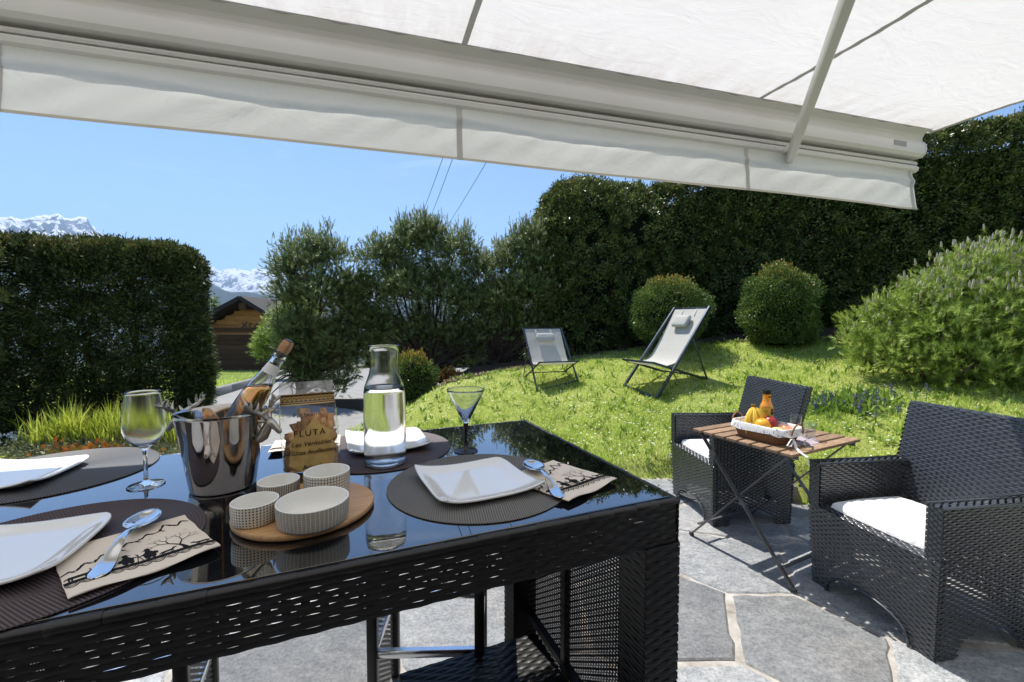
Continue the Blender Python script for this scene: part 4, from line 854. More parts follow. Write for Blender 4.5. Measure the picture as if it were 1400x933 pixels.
# ============================================================ WICKER
class WV:
    def __init__(s): s.V = []; s.F = []; s.n = 0
    def put(s, V, Fq): s.V.append(V); s.F.append(Fq+s.n); s.n += len(V)
    def panel(s, p00, p10, p01, p11, cu, cv, amp, rw=.94, mask=None, st=.22, off=0):
        """woven patch: strands run along u over and under stakes"""
        p00, p10, p01, p11 = [np.array(tuple(p), float) for p in (p00, p10, p01, p11)]
        W = np.linalg.norm(p10-p00); H = np.linalg.norm(p01-p00); nu = max(2, round(W/cu)); nv = max(2, round(H/cv))
        N = np.cross(p10-p00, p01-p00); N /= np.linalg.norm(N)
        I = np.arange(2*nu+1)/2.; J = np.arange(nv); c = np.array([-.5, 0, .5])
        U = I[None, :, None]+0*J[:, None, None]+0*c; Vv = J[:, None, None]+.5+c[None, None]*rw+0*U
        h = amp*np.cos(pi*(U+J[:, None, None]+off))+amp*.75*(1-np.abs(c)*2)[None, None]
        rw_ = np.random.default_rng(int(nu*7+nv)); h = h*rw_.uniform(.88, 1.12, h.shape[:2])[..., None]; Vv = Vv+rw_.normal(0, .025, h.shape[:2])[..., None]*(rw-.2); U = U+rw_.normal(0, .012, U.shape[:2])[..., None]
        u = np.clip(U/nu, 0, 1)[..., None]; v = np.clip(Vv/nv, 0, 1)[..., None]
        P = (p00*(1-u)+p10*u)*(1-v)+(p01*(1-u)+p11*u)*v+N*h[..., None]
        a = np.arange(P.shape[0]*P.shape[1]*3).reshape(P.shape[:3])
        q = np.stack([a[:, :-1, :-1], a[:, 1:, :-1], a[:, 1:, 1:], a[:, :-1, 1:]], -1)
        if mask is not None:
            uc = (U[:, :-1, :-1]+.25)/nu; vc = (J[:, None, None]+.5+0*uc)/nv; k = mask(uc, vc); q = q[k]
        s.put(P.reshape(-1, 3), q.reshape(-1, 4))
        if st:
            ks = np.arange(nu+1); t = np.linspace(0, 1, max(2, nv//2)+1); w_ = np.array([-.5, .5])*st
            U2 = np.clip((ks[:, None, None]+w_[None, None]+0*t[None, :, None])/nu, 0, 1); V2 = t[None, :, None]+0*U2
            u = U2[..., None]; v = V2[..., None]; P = (p00*(1-u)+p10*u)*(1-v)+(p01*(1-u)+p11*u)*v
            a = np.arange(P.shape[0]*P.shape[1]*2).reshape(P.shape[:3]); q = np.stack([a[:, :-1, 0], a[:, :-1, 1], a[:, 1:, 1], a[:, 1:, 0]], -1)
            if mask is not None:
                uc = np.clip((U2[:, :-1, 0]+U2[:, 1:, 1])/2, 1e-3, .999); vc = (t[:-1]+t[1:])[None]/2+0*uc; q = q[mask(uc, vc)]
            s.put(P.reshape(-1, 3), q.reshape(-1, 4))
        return s
    def build(s, name, mat, parent):
        return link(name, np_mesh(name, np.concatenate(s.V), np.concatenate(s.F)), mat, parent, smooth=True)
def post(wv, x0, x1, y0, y1, z0, z1, cu, cv, amp, **k):
    for a, b in (((x0, y0), (x1, y0)), ((x1, y0), (x1, y1)), ((x1, y1), (x0, y1)), ((x0, y1), (x0, y0))):
        wv.panel((*a, z0), (*b, z0), (*a, z1), (*b, z1), cu, cv, amp, **k)

# ============================================================ BAR TABLE
C0 = G(930, 680, 1.05); TU = Vector((.923, .384, 0)); TV = Vector((-.384, .923, 0)); TR = math.atan2(.384, .923)
TL, TW, TH = 1.95, .784, 1.05
bt = thing('bar_table', 'tall black wicker dining table with black glass top, laid for a meal', 'table', (C0.x, C0.y, 0), TR)
e = .014
MB().box((-TL/2, TW/2, TH-.004), (TL-2*e, TW-2*e, .008), bev=.002).build('glass_top', M['black_glass'], bt)
MB().box((-TL/2, TW/2, TH-.026), (TL-.06, TW-.06, .03)).build('frame', M['black_metal'], bt, smooth=False)
rim = MB(); q = random.Random(4)
def rimline(a, b):
    a = Vector(a); b = Vector(b); L = (b-a).length; n = int(L/.055); d = (b-a)/n
    for i in range(n):
        h = .0008*(i % 2)+q.uniform(0, .0004); rim.tube([a+d*i, a+d*(i+.05), a+d*(i+.95), a+d*(i+1)], [.0072+h, .0078+h, .0078+h, .0072+h], 8, caps=False)
for a, b in (((-TL, e*.45, 0), (0, e*.45, 0)), ((-e*.45, 0, 0), (-e*.45, TW, 0)), ((0, TW-e*.45, 0), (-TL, TW-e*.45, 0)), ((-TL+e*.45, TW, 0), (-TL+e*.45, 0, 0))):
    rimline((a[0], a[1], TH-.0085), (b[0], b[1], TH-.0085))
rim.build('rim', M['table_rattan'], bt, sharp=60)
ap0, ap1 = TH-.098, TH-.016
kw = dict(cu=.026, cv=.0102, amp=.0013, rw=.955)
for nm, a, b in (('apron', (-TL, .004), (0, .004)), ('apron', (-.004, 0), (-.004, TW)), ('apron', (0, TW-.004), (-TL, TW-.004)), ('apron', (-TL+.004, TW), (-TL+.004, 0))):
    wv = WV(); zs = [ap0, ap0+.0306, ap0+.0612, ap1]; A_ = Vector((*a, 0)); B_ = Vector((*b, 0))
    for zi, (f0, f1, rw_) in enumerate(((0, 1, 1.04), (0, .66, .955), (0, 1, 1.04))):
        wv.panel((*A_.xy, zs[zi]), (*A_.lerp(B_, f1).xy, zs[zi]), (*A_.xy, zs[zi+1]), (*A_.lerp(B_, f1).xy, zs[zi+1]), .026, .0102, .0013, rw=rw_, st=.5 if zi == 1 else 0, off=zi % 2)
        if f1 < 1: wv.panel((*A_.lerp(B_, f1).xy, zs[zi]), (*B_.xy, zs[zi]), (*A_.lerp(B_, f1).xy, zs[zi+1]), (*B_.xy, zs[zi+1]), .026, .0102, .0013, rw=1.0, st=.3, off=zi % 2)
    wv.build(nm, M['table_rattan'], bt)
for x in (-.088, -TL):
    for y in (0, TW-.088):
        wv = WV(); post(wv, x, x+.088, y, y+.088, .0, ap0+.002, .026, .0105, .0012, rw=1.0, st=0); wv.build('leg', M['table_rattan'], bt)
        MB().box((x+.044, y+.044, ap0/2), (.082, .082, ap0-.01)).build('leg_core', M['black_metal'], bt, smooth=False)
for x in (-.03, -TL+.03):
    wv = WV(); wv.panel((x, .088, .07), (x, TW-.088, .07), (x, .088, ap0), (x, TW-.088, ap0), .0125, .0092, .0013, rw=.84, st=.52); wv.build('end_panel', M['table_rattan'], bt)
    MB().box((x-.012, TW*.52, .5), (.018, .022, .9)).build('upright', M['black_metal'], bt, smooth=False)
    MB().box((x-.012, TW/2, .385), (.02, TW-.17, .022)).build('rail', M['black_metal'], bt, smooth=False)
wv = WV(); wv.panel((-.5, .10, .345), (-.04, .10, .345), (-.5, TW-.17, .345), (-.04, TW-.17, .345), .03, .014, .0018, rw=.99, st=0); wv.panel((-.5, TW-.168, .31), (-.04, TW-.168, .31), (-.5, TW-.168, .345), (-.04, TW-.168, .345), .03, .012, .0016, rw=.99, st=0)
wv.build('shelf', M['table_rattan'], bt); MB().box((-.27, .1+(TW-.27)/2, .33), (.46, TW-.275, .02)).build('shelf_board', M['black_metal'], bt, smooth=False)
def tl(x, y, z=0): return Vector((C0.x, C0.y, 0))+TU*x+TV*y+Vector((0, 0, z))

# ============================================================ BAR STOOLS
def make_stool(label):
    t = thing('bar_stool', label, 'stool', (0, 0, 0), 0, 'bar stools tucked under the dining table'); w_, d_ = .38, .33
    for sx in (-1, 1):
        for sy in (-1, 1):
            MB().box((sx*(w_/2-.016), sy*(d_/2-.016), .36), (.032, .032, .72), bev=.004).build('leg', M['black_metal'], t)
        wv = WV(); x = sx*(w_/2-.012); wv.panel((x, -d_/2+.03, .04), (x, d_/2-.03, .04), (x, -d_/2+.03, .7), (x, d_/2-.03, .7), .0125, .0092, .0016, rw=.80, st=.3); wv.build('side_panel', M['table_rattan'], t)
    for a, b in (((-w_/2+.03, -d_/2+.016), (w_/2-.03, -d_/2+.016)), ((-w_/2+.03, d_/2-.016), (w_/2-.03, d_/2-.016)), ((-w_/2+.016, -d_/2+.03), (-w_/2+.016, d_/2-.03)), ((w_/2-.016, -d_/2+.03), (w_/2-.016, d_/2-.03))):
        MB().bar((*a, .325), (*b, .325), .020, .026, bev=.003).build('footrest_bar', M['chrome'], t)
    MB().box((0, 0, .735), (w_, d_, .035), bev=.008).build('seat', M['table_rattan'], t); return t
s1 = make_stool('bar stool with chrome footrest bars seen in full under the middle of the table'); s1.location = (-.285, 1.515, .012); s1.rotation_euler.z = .03
s2 = copy_tree(s1); s2.location = (-1.10, 1.18, .012); s2.rotation_euler.z = TR; s2['label'] = 'bar stool at the lower left, mostly hidden by the table apron'

# ============================================================ PLACEMATS, PLATES
def placemat(c, label, mat, r=.205):
    pr = [(0, .0)]; N_ = 42; pts = [(0, .0025)]
    for i in range(N_):
        r0 = r*(i+.04)/N_; r1 = r*(i+.5)/N_; r2 = r*(i+.96)/N_; pts += [(max(r0, .0006), .0016), (r1, .0036), (r2, .0016)]
    pts += [(r, .0004), (r-.002, .0001)]
    o = MB().lathe(pts, 96).build('placemat', M[mat], loc=(c[0], c[1], TH+.0004), sharp=0); return tag(o, label, 'placemat', 'round woven placemats')
placemat((-.075, .975), 'grey round woven placemat at the right of the table under the square plate', 'mat_grey')
placemat((-.385, 1.235), 'plum-brown round woven placemat in the middle, under the carafe', 'mat_plum')
placemat((-1.125, 1.04), 'slate-grey round woven placemat at far left beside the wine glass', 'mat_slate')
placemat((-.745, .665), 'dark plum round woven placemat at the near left corner', 'mat_plum', .215)
def plate_mesh():
    n = 64; H = .117
    def fn(u, v):
        x = (u-.5)*2; y = (v-.5)*2; dg = abs(x*y); rnd = .16 if x*y > 0 else .045
        px = x*H*(1-.045*(1-y*y)*x*x); py = y*H*(1-.045*(1-x*x)*y*y)
        px -= x*H*rnd*dg**4; py -= y*H*rnd*dg**4
        m_ = min(1, (abs(x)**6+abs(y)**6)**(1/6)/1.0); rim = float(sstep(.66, 1.02, m_))
        z = .0062+.0085*rim+.006*dg**2*rim+(.008*dg**3 if x*y < 0 else 0); return (px, py, z)
    top_ = [fn(i/n, j/n) for j in range(n+1) for i in range(n+1)]; mb = MB(); N_ = (n+1)**2
    isb = lambda i: (i % (n+1)) in (0, n) or i//(n+1) in (0, n)
    bot = [(x*(.987 if isb(i) else 1), y*(.987 if isb(i) else 1), max(.0, z-.0052)) for i, (x, y, z) in enumerate(top_)]
    fs = []
    for j in range(n):
        for i in range(n):
            a = j*(n+1)+i; fs.append((a, a+1, a+n+2, a+n+1)); fs.append((N_+a, N_+a+n+1, N_+a+n+2, N_+a+1))
    per = [i for i in range(n)]+[i*(n+1)+n for i in range(n)]+[n*(n+1)+n-i for i in range(n)]+[(n-i)*(n+1) for i in range(n)]
    m0 = 2*N_; L = len(per); mid = []
    for f_, zt in ((1.007, .75), (1.009, .45), (1.003, .15)): mid += [(top_[p][0]*f_, top_[p][1]*f_, bot[p][2]+(top_[p][2]-bot[p][2])*zt) for p in per]
    for k in range(L):
        l = (k+1) % L; fs.append((per[k], m0+k, m0+l, per[l])); fs.append((m0+2*L+k, N_+per[k], N_+per[l], m0+2*L+l))
        for r in range(2): fs.append((m0+r*L+k, m0+(r+1)*L+k, m0+(r+1)*L+l, m0+r*L+l))
    mb.add(top_+bot+mid, fs); return mb
pm = plate_mesh().mesh('square_plate'); 
def plate(c, rz, label):
    o = link('square_plate', pm, M['porcelain'], loc=(c[0], c[1], TH+.0042), rot=(0, 0, rz)); return tag(o, label, 'plate', 'white square plates on the placemats')
plate((-.080, .955), .46, 'white square plate with raised corners on the grey placemat at right')
plate((-.372, 1.272), .40, 'sunlit white square plate on the plum placemat behind the carafe')
plate((-1.172, .985), .28, 'white square plate at far left edge next to the wine glass')
plate((-.790, .640), .36, 'large-looking white square plate at the near left beside the folded napkin')

# ============================================================ NAPKINS WITH PRINT, SPOONS
def strip(pts, w_):
    L = []; Rr = []
    for i, p in enumerate(pts):
        a = pts[max(0, i-1)]; b = pts[min(len(pts)-1, i+1)]; dx, dy = b[0]-a[0], b[1]-a[1]; l = math.hypot(dx, dy) or 1
        ww = w_[i] if isinstance(w_, (list, tuple)) else w_; L.append((p[0]-dy/l*ww/2, p[1]+dx/l*ww/2)); Rr.append((p[0]+dy/l*ww/2, p[1]-dx/l*ww/2))
    return [[L[i], Rr[i], Rr[i+1], L[i+1]] for i in range(len(pts)-1)]
def animal(x, y, s_, horns=False, f=1):
    q = lambda l: [(x+a*s_*f, y+b*s_) for a, b in l]; o = [q([(-.5, .28), (-.42, .55), (.3, .56), (.42, .5), (.45, .3), (.3, .26), (-.3, .24)]), q([(.3, .5), (.5, .8), (.72, .74), (.78, .62), (.6, .56), (.45, .4)])]
    for lx in (-.42, -.3, .25, .37): o.append(q([(lx-.04, .3), (lx+.05, .3), (lx+.03, 0), (lx-.03, 0)]))
    o.append(q([(-.5, .5), (-.62, .3), (-.6, .2), (-.46, .42)]))
    if horns: o.append(q([(.52, .78), (.46, 1.0), (.52, 1.0), (.58, .78)])); o.append(q([(.6, .78), (.66, .98), (.7, .96), (.66, .76)]))
    return o
def shepherd(x, y, s_, f=1):
    q = lambda l: [(x+a*s_*f, y+b*s_) for a, b in l]
    return [q([(-.2, .1), (-.24, .5), (-.1, .78), (.1, .78), (.24, .5), (.2, .1)]), q([(-.09, .78), (-.1, .95), (.1, .95), (.09, .78)]), q([(-.24, .92), (-.1, .96), (-.08, 1.08), (.08, 1.08), (.1, .96), (.24, .92), (.1, .9), (-.1, .9)]),
            q([(-.16, .15), (-.14, -.02), (-.04, -.02), (-.04, .15)]), q([(.04, .15), (.06, -.02), (.16, -.02), (.16, .15)]), q([(.15, .65), (.42, .5), (.42, .44), (.15, .52)])]+strip([(x+.36*s_*f, y+.8*s_), (x+.5*s_*f, y)], .035*s_)+[q([(-.2, .66), (-.34, .5), (-.3, .3), (-.2, .34)])]
def scene_print():
    o = []; by = lambda x: .235+.03*math.sin(x*4.2)-.05*x
    xs = [i/40 for i in range(41)]; o += strip([(x, by(x)) for x in xs], .052)
    for i in range(11):                                   # lace scallops under the band
        c = .045+i*.091; pts = [(c-.045+.09*k/8, by(c)-.04-.042*math.sin(pi*k/8)) for k in range(9)]; o += strip(pts, .011)
        o += strip([(c-.03+.06*k/6, by(c)-.032-.022*math.sin(pi*k/6)) for k in range(7)], .009)
    r = random.Random(12)
    ml = [(.0, .40), (.05, .46), (.1, .44), (.16, .55), (.22, .52), (.28, .62), (.34, .58), (.40, .60), (.47, .71), (.52, .68), (.58, .70), (.63, .77), (.67, .73), (.73, .76), (.79, .89), (.84, .82), (.88, .78), (.93, .86), (1.0, .80)]
    ml2 = []
    for i in range(len(ml)-1):
        for k in range(4): t = k/4; ml2.append((ml[i][0]*(1-t)+ml[i+1][0]*t, ml[i][1]*(1-t)+ml[i+1][1]*t+r.uniform(-.008, .008)))
    ws = [.010+.016*r.random() for _ in ml2]; o += strip(ml2, ws)
    for p in ml[1:-1:2]: o.append([(p[0]-.01, p[1]+.01), (p[0]+.015, p[1]+.005), (p[0]+.045, p[1]-.05), (p[0]+.02, p[1]-.03)])
    o += animal(.10, by(.1)+.02, .15, True); o += animal(.27, by(.27)+.02, .075, False); o += shepherd(.405, by(.4)+.02, .19, 1); o += shepherd(.555, by(.55)+.02, .19, -1)
    o += animal(.67, by(.67)+.02, .10); o += animal(.925, by(.92)+.02, .11, False, -1)
    def br(x, y, a, l, w_, d):                            # bare tree
        x2, y2 = x+l*math.cos(a), y+l*math.sin(a)*1.1; o.extend(strip([(x, y), ((x+x2)/2+.004*r.uniform(-1, 1), (y+y2)/2), (x2, y2)], [w_, w_*.8, w_*.6]))
        if d: 
            for s_ in (-1, 1): br(x2, y2, a+s_*r.uniform(.3, .7), l*r.uniform(.62, .82), w_*.62, d-1)
    o.extend(strip([(.80, by(.8)), (.79, by(.8)+.08), (.77, by(.8)+.14)], [.05, .028, .022])); br(.77, by(.8)+.13, 2.2, .10, .018, 4); br(.775, by(.8)+.13, 1.1, .09, .016, 4)
    for x, y in ((.44, .52), (.90, .62), (.62, .62)): o.append([(x-.02, y+.012), (x, y), (x+.02, y+.014), (x, y+.006)])
    return o
PR = scene_print()
def napkin(BLp, BRp, TRp, z, label, prn=True):
    e1 = BRp-BLp; e2 = TRp-BRp; e1.z = e2.z = 0; L1, L2 = e1.length, e2.length; rz = math.atan2(e1.y, e1.x)
    sk = e2.dot(e1.normalized())/L2; t = thing('paper_napkin', label, 'napkin', (BLp.x, BLp.y, z), rz, 'folded beige paper napkins'); cy = math.sqrt(max(.01, 1-sk*sk))*L2
    def f(u, v, dz=0): return (u*L1+v*sk*L2, v*cy, dz+.0012+.0014*math.sin(u*9+v*3)*(1-v)+.0035*(1-v)**3*(.5+.5*math.sin(u*7+1)))
    m_ = MB(); m_.grid(lambda u, v: f(u+.004*math.sin(v*20), v+(.006*math.sin(u*15) if v == 0 else 0), 0), 40, 24, uv=False); m_.grid(lambda u, v: f(u, v, -.0011), 40, 24, uv=False); m_.build('paper', M['napkin'], t, sharp=0)
    m_ = MB(); m_.grid(lambda u, v: f(.012+u*.99, .02+v*.97, -.0023), 20, 12, uv=False); m_.build('folded_layer', M['napkin'], t, sharp=0)
    if prn:
        m_ = MB()
        for p in PR: m_.add([f(min(max(x, 0), 1), min(max(y, 0), 1), .0005) for x, y in p], [tuple(range(len(p)))])
        tag(m_.build('print', M['ink'], t, smooth=False), 'black alpine procession silhouette with mountains, tree and lace edge')
    return t
NZ = TH+.0058
napkin(G(93, 823, NZ), G(302, 750, NZ), G(252, 705, NZ), NZ, 'beige napkin with black alpine silhouettes at lower left under the spoon')
napkin(G(777, 688, NZ), G(844, 657, NZ), G(756, 630, NZ), NZ, 'beige napkin with black alpine silhouettes at right of the grey placemat')
p1 = G(366, 621, NZ); napkin(p1, p1+Vector((.17, .07, 0)), p1+Vector((.12, .20, 0)), NZ, 'napkin behind the biscuit bag, only its left corner showing')
def spoon_mesh():
    mb = MB()
    # bowl: ellipse dished, tip at +x ; handle along -x
    a, b = .034, .0215; n = 28; m_ = 10; top_ = []; 
    for layer, dz in ((0, 0), (1, -.0011)):
        vs = [(0, 0, -.0075+dz+.012)]
        for j in range(1, m_+1):
            t = j/m_
            for k in range(n):
                an = 2*pi*k/n; sh = 1-.10*math.cos(an); vs.append((a*t*math.cos(an), b*sh*t*math.sin(an), -.0075*(1-t*t)+.012+dz))
        fs = [(0, 1+k, 1+(k+1) % n) for k in range(n)]+[(1+j*n+k, 1+(j+1)*n+k, 1+(j+1)*n+(k+1) % n, 1+j*n+(k+1) % n) for j in range(m_-1) for k in range(n)]
        if layer: fs = [f[::-1] for f in fs]
        mb.add(vs, fs)
    base_ = 1+(m_-1)*n; N_ = 1+m_*n; mb.add([], [])
    for k in range(n): mb.f.append((base_+k, N_+base_+k, N_+base_+(k+1) % n, base_+(k+1) % n)); mb.mi.append(0)
    def prof(t):   # width, z along the handle
        w_ = .0045+.0035*max(0, 1-t*9)**2+.0068*sstep(.25, .92, t)*(1-.0*t); w_ *= math.sqrt(max(.02, 1-max(0, (t-.86)/.14)**2)); z = .012+.010*math.sin(pi*min(1, t*1.35))*(1-t)-.0095*sstep(.15, 1., t); return float(w_), float(z)
    def hf(u, v):
        w_, z = prof(v); x = -a*.93-v*.125; y = (u-.5)*2*w_; return (x, y, z+.0012*(1-(2*u-1)**2))
    mb.grid(hf, 6, 30, uv=False); mb.grid(lambda u, v: (lambda p: (p[0], p[1], p[2]-.0022))(hf(1-u, v)), 6, 30, uv=False); return mb.mesh('spoon')
spm = spoon_mesh()
def spoon(pb, ph, z, label):
    b = G(*pb, z+.012); h = G(*ph, z+.003); d = b-h; rz = math.atan2(d.y, d.x); o = link('spoon', spm, M['spoon_steel'], loc=(b.x, b.y, z), rot=(0, 0, rz)); sc_ = min(1.15, max(.85, Vector((d.x, d.y)).length/.157)); o.scale = (sc_, sc_, sc_)
    return tag(o, label, 'spoon', 'dessert spoons on the napkins')
spoon((196, 709), (117, 804), TH+.0085, 'polished steel spoon lying on the lower left napkin')
spoon((729, 636), (771, 684), TH+.0085, 'polished steel spoon at right beside the plate on the grey placemat')

# ============================================================ GLASSES, CARAFE
def at_table(px, py): return G(px, py, TH)
def wine_glass():
    c = G(200, 664, TH); o = MB()
    out = [(0, .0), (.033, .0), (.0345, .0012), (.033, .0026), (.018, .0045), (.007, .009), (.0042, .018), (.0038, .04), (.0038, .068), (.0048, .080), (.010, .087), (.022, .096), (.033, .110), (.0385, .127), (.0398, .143), (.0385, .163), (.0355, .185), (.0325, .207), (.0318, .2125), (.0312, .2132)]
    inn = [(.0305, .2125), (.0312, .207), (.0342, .185), (.0372, .163), (.0385, .143), (.0372, .127), (.0318, .111), (.021, .0985), (.010, .0905), (0, .089)]
    ob = o.lathe(out+inn, 64).build('wine_glass', M['glass'], loc=(c.x, c.y, TH+.0005), sharp=0)
    tag(ob, 'empty clear stemmed wine glass at the left of the ice bucket', 'glass')
wine_glass()
def martini():
    c = G(637, 617, TH); t = thing('martini_glass', 'small martini glass with black stem behind the right placemat', 'glass', (c.x, c.y, TH+.0005))
    MB().lathe([(0, .077), (.004, .0775), (.008, .082), (.0525, .172), (.0535, .176), (.0525, .178), (.0515, .176), (.0505, .1725), (.0075, .090), (.003, .0875), (0, .087)], 64).build('bowl', M['glass'], t, sharp=0)
    MB().lathe([(0, 0), (.033, 0), (.034, .0012), (.030, .0028), (.012, .0055), (.006, .012), (.0042, .028), (.0045, .05), (.0062, .068), (.0075, .078), (.0078, .0815), (.004, .0772), (0, .0768)], 48).build('stem', M['plastic_black'], t)
martini()
def carafe():
    cY = 1.10; c = Vector(((524.5-700)/F*cY, cY)); t = thing('carafe', 'clear glass carafe three-quarters full of water on the middle placemat', 'carafe', (c.x, c.y, TH+.0045))
    pr = [(0, .0), (.044, .0), (.050, .003), (.0525, .010), (.0525, .05), (.0522, .14), (.051, .185), (.049, .200), (.043, .217), (.0375, .233), (.0345, .250), (.0345, .268), (.0365, .288), (.039, .302), (.0388, .304), (.038, .3045)]
    inn = [(.037, .303), (.0348, .288), (.0328, .268), (.0328, .250), (.0358, .234), (.0412, .219), (.047, .201), (.0488, .185), (.0498, .14), (.05, .05), (.05, .02), (.047, .012), (.04, .009), (0, .009)]
    MB().lathe(pr+inn, 80).build('glass', M['glass'], t, sharp=0)
    MB().lathe([(0, .0088), (.04, .0088), (.0472, .0118), (.0502, .02), (.0502, .05), (.05, .14), (.0489, .185), (.0475, .1985), (.0470, .1965), (.040, .1955), (0, .1952)], 80).build('water', M['water'], t, sharp=0)
    b = MB(); q = random.Random(3)
    for _ in range(130): a = q.uniform(0, 6.28); r = .030*math.sqrt(q.random()); b.ball((r*math.cos(a), r*math.sin(a), q.uniform(.09, .19)), q.uniform(.0003, .0007), 6, 4)
    tag(b.build('bubbles', glass('air', ior=1.0/1.33), t), kind='stuff')
carafe()

# ============================================================ ICE BUCKET WITH STAG HEADS, BOTTLE
BK = Vector((-.648, .955, TH))
bk = thing('ice_bucket', 'polished steel ice bucket with stag head handles holding a rose wine bottle', 'bucket', BK+Vector((0, 0, .0005)))
bp = [(0, 0), (.060, 0), (.0625, .002), (.064, .006), (.0795, .120), (.0865, .160), (.0885, .164), (.0895, .168), (.0885, .171), (.0865, .170)]
bi = [(.0845, .166), (.0775, .120), (.0615, .008), (.058, .005), (0, .005)]
MB().lathe(bp+bi, 96).build('body', M['steel_polished'], bk, sharp=50)
def stag(sgn):
    """stag head facing outward (local +x), antlers branching up and sideways"""
    mb = MB(); q = random.Random(9+sgn)
    mb.tube([(-.004, 0, -.034), (.006, 0, -.026), (.014, 0, -.012), (.021, 0, .002), (.026, 0, .010)], [.012, .014, .0125, .0105, .0095], 12)
    mb.tube([(.018, 0, .010), (.024, 0, .011), (.033, 0, .004), (.043, 0, -.007), (.050, 0, -.015), (.053, 0, -.018)], [.0085, .0115, .0100, .0070, .0062, .0035], 12)
    for s_ in (-1, 1):
        mb.tube([(.019, s_*.009, .012), (.014, s_*.019, .016), (.010, s_*.027, .018)], [.003, .0055, .001], 7)   # ear
        beam = [Vector((.022, s_*.005, .018)), Vector((.016, s_*.014, .030)), Vector((.008, s_*.028, .040)), Vector((.004, s_*.044, .046)), Vector((.006, s_*.058, .056)), Vector((.010, s_*.066, .066))]
        mb.tube(beam, [.0060, .0056, .0050, .0046, .0036, .0013], 8)
        for i, (dx, dy, dz) in ((1, (.018, .004, .014)), (2, (.004, -.006, .022)), (3, (.002, -.002, .024)), (3, (-.012, .010, .012)), (4, (.004, .018, .008)), (4, (-.008, -.004, .018))):
            p = beam[i]; e = p+Vector((dx, s_*dy, dz)); mb.tube([p, p.lerp(e, .5)+Vector((.002, 0, -.001)), e], [.0046, .0038, .0011], 7)
    mb.tube([(-.006, 0, -.040), (-.001, 0, -.034), (-.002, 0, -.012), (-.006, 0, 0)], [.006, .009, .008, .004], 8)
    return mb
for sgn, ang in ((1, -.05), (-1, pi-.1)):
    o = stag(sgn).build('stag_head', M['pewter'], bk, loc=(.088*math.cos(ang), .088*math.sin(ang), .138), rot=(0, 0, ang), sharp=60).scale = (.88, .88, .88)
tip = D(395, 467, .985); inr = D(330, 570, .955)
ax = (tip-inr).normalized(); BL_ = .285; b0 = tip-ax*BL_
bo = bpy.data.objects.new('wine_bottle', None); C.objects.link(bo); bo.location = b0; bo.rotation_mode = 'QUATERNION'; bo.rotation_quaternion = ax.to_track_quat('Z', 'Y'); bo.empty_display_size = .05
tag(bo, 'small clear bottle of rose wine with wired cork leaning in the ice bucket', 'bottle')
out = [(0, .004), (.022, 0), (.0285, .004), (.0295, .012), (.0295, .120), (.028, .145), (.0225, .178), (.0165, .205), (.0135, .225), (.0132, .238), (.0150, .241), (.0150, .247), (.0132, .250), (.0128, .256), (.0115, .257)]
inn = [(.0098, .255), (.0105, .235), (.0112, .224), (.0142, .205), (.0203, .178), (.0258, .145), (.0272, .120), (.0272, .014), (.02, .008), (0, .010)]
MB().lathe(out+inn, 48).build('glass', M['glass'], bo, sharp=0)
wm = NT('rose_wine'); wmat = wm.done(wm.bsdf(Base_Color=(.93, .50, .22), Roughness=.0, IOR=1.34, **{'Transmission Weight': 1.0}))
# the wine surface stays level: cut the top ring obliquely in bottle space
gl = Vector((0, 0, 1)); lz = bo.rotation_quaternion.inverted() @ gl
wl = MB(); ang = np.linspace(0, 2*pi, 37)[:-1]; rings = []
def rin(z): return float(np.interp(z, [.01, .014, .12, .145, .178, .205, .224], [.02, .0273, .0273, .0259, .0204, .0143, .0113]))
for z in (.0105, .014, .05, .09, .12, .135, .150): rings.append([(rin(z)*math.cos(a), rin(z)*math.sin(a), z) for a in ang])
lim = .172
for f_ in (.5, 1.0):
    rr_ = []
    for a in ang:
        z = lim
        for _ in range(8): r = rin(z); z = lim-(r*math.cos(a)*lz.x+r*math.sin(a)*lz.y)/lz.z
        z = .150+(z-.150)*f_; r = rin(z); rr_.append((r*math.cos(a), r*math.sin(a), z))
    rings.append(rr_)
n = 36; vs = [v for r_ in rings for v in r_]; vs += [(0, 0, .0105), (0, 0, lim)]; m_ = len(rings)
fs = [(j*n+i, j*n+(i+1) % n, (j+1)*n+(i+1) % n, (j+1)*n+i) for j in range(m_-1) for i in range(n)]+[(m_*n, (i+1) % n, i) for i in range(n)]+[(m_*n+1, (m_-1)*n+i, (m_-1)*n+(i+1) % n) for i in range(n)]
wl.add(vs, fs).build('wine', wmat, bo, sharp=0)
MB().lathe([(.0, .245), (.0095, .245), (.0098, .256), (.0128, .258), (.0138, .268), (.0132, .279), (.0105, .285), (0, .286)], 28).build('cork', M['cork'], bo)
wi = MB()
for k in range(4): a = k*pi/2+.5; wi.tube([(.0148*math.cos(a), .0148*math.sin(a), .240), (.0138*math.cos(a+.1), .0138*math.sin(a+.1), .256), (.0146*math.cos(a), .0146*math.sin(a), .270), (.0125*math.cos(a), .0125*math.sin(a), .284), (.007*math.cos(a), .007*math.sin(a), .2875)], .0007, 5)
for z, r in ((.241, .0152), (.2555, .0138), (.2868, .0085)): wi.tube([(r*math.cos(k*pi/12), r*math.sin(k*pi/12), z) for k in range(24)], .0008, 5, closed=True)
wi.build('wire_cage', M['iron'], bo); MB().lathe([(0, .2862), (.0085, .2862), (.009, .2875), (.0, .2885)], 20).build('cap', M['plastic_black'], bo)
m_lab = simple('label_paper', (.74, .73, .72), .5, var=.04)
MB().lathe([(.0172, .203), (.0138, .2255)], 40).build('neck_label', m_lab, bo)
lb = MB(); lb.grid(lambda u, v: (.0299*math.cos(-2.4+u*2.6), .0299*math.sin(-2.4+u*2.6), .035+v*.085), 24, 6); lb.build('label', m_lab, bo)

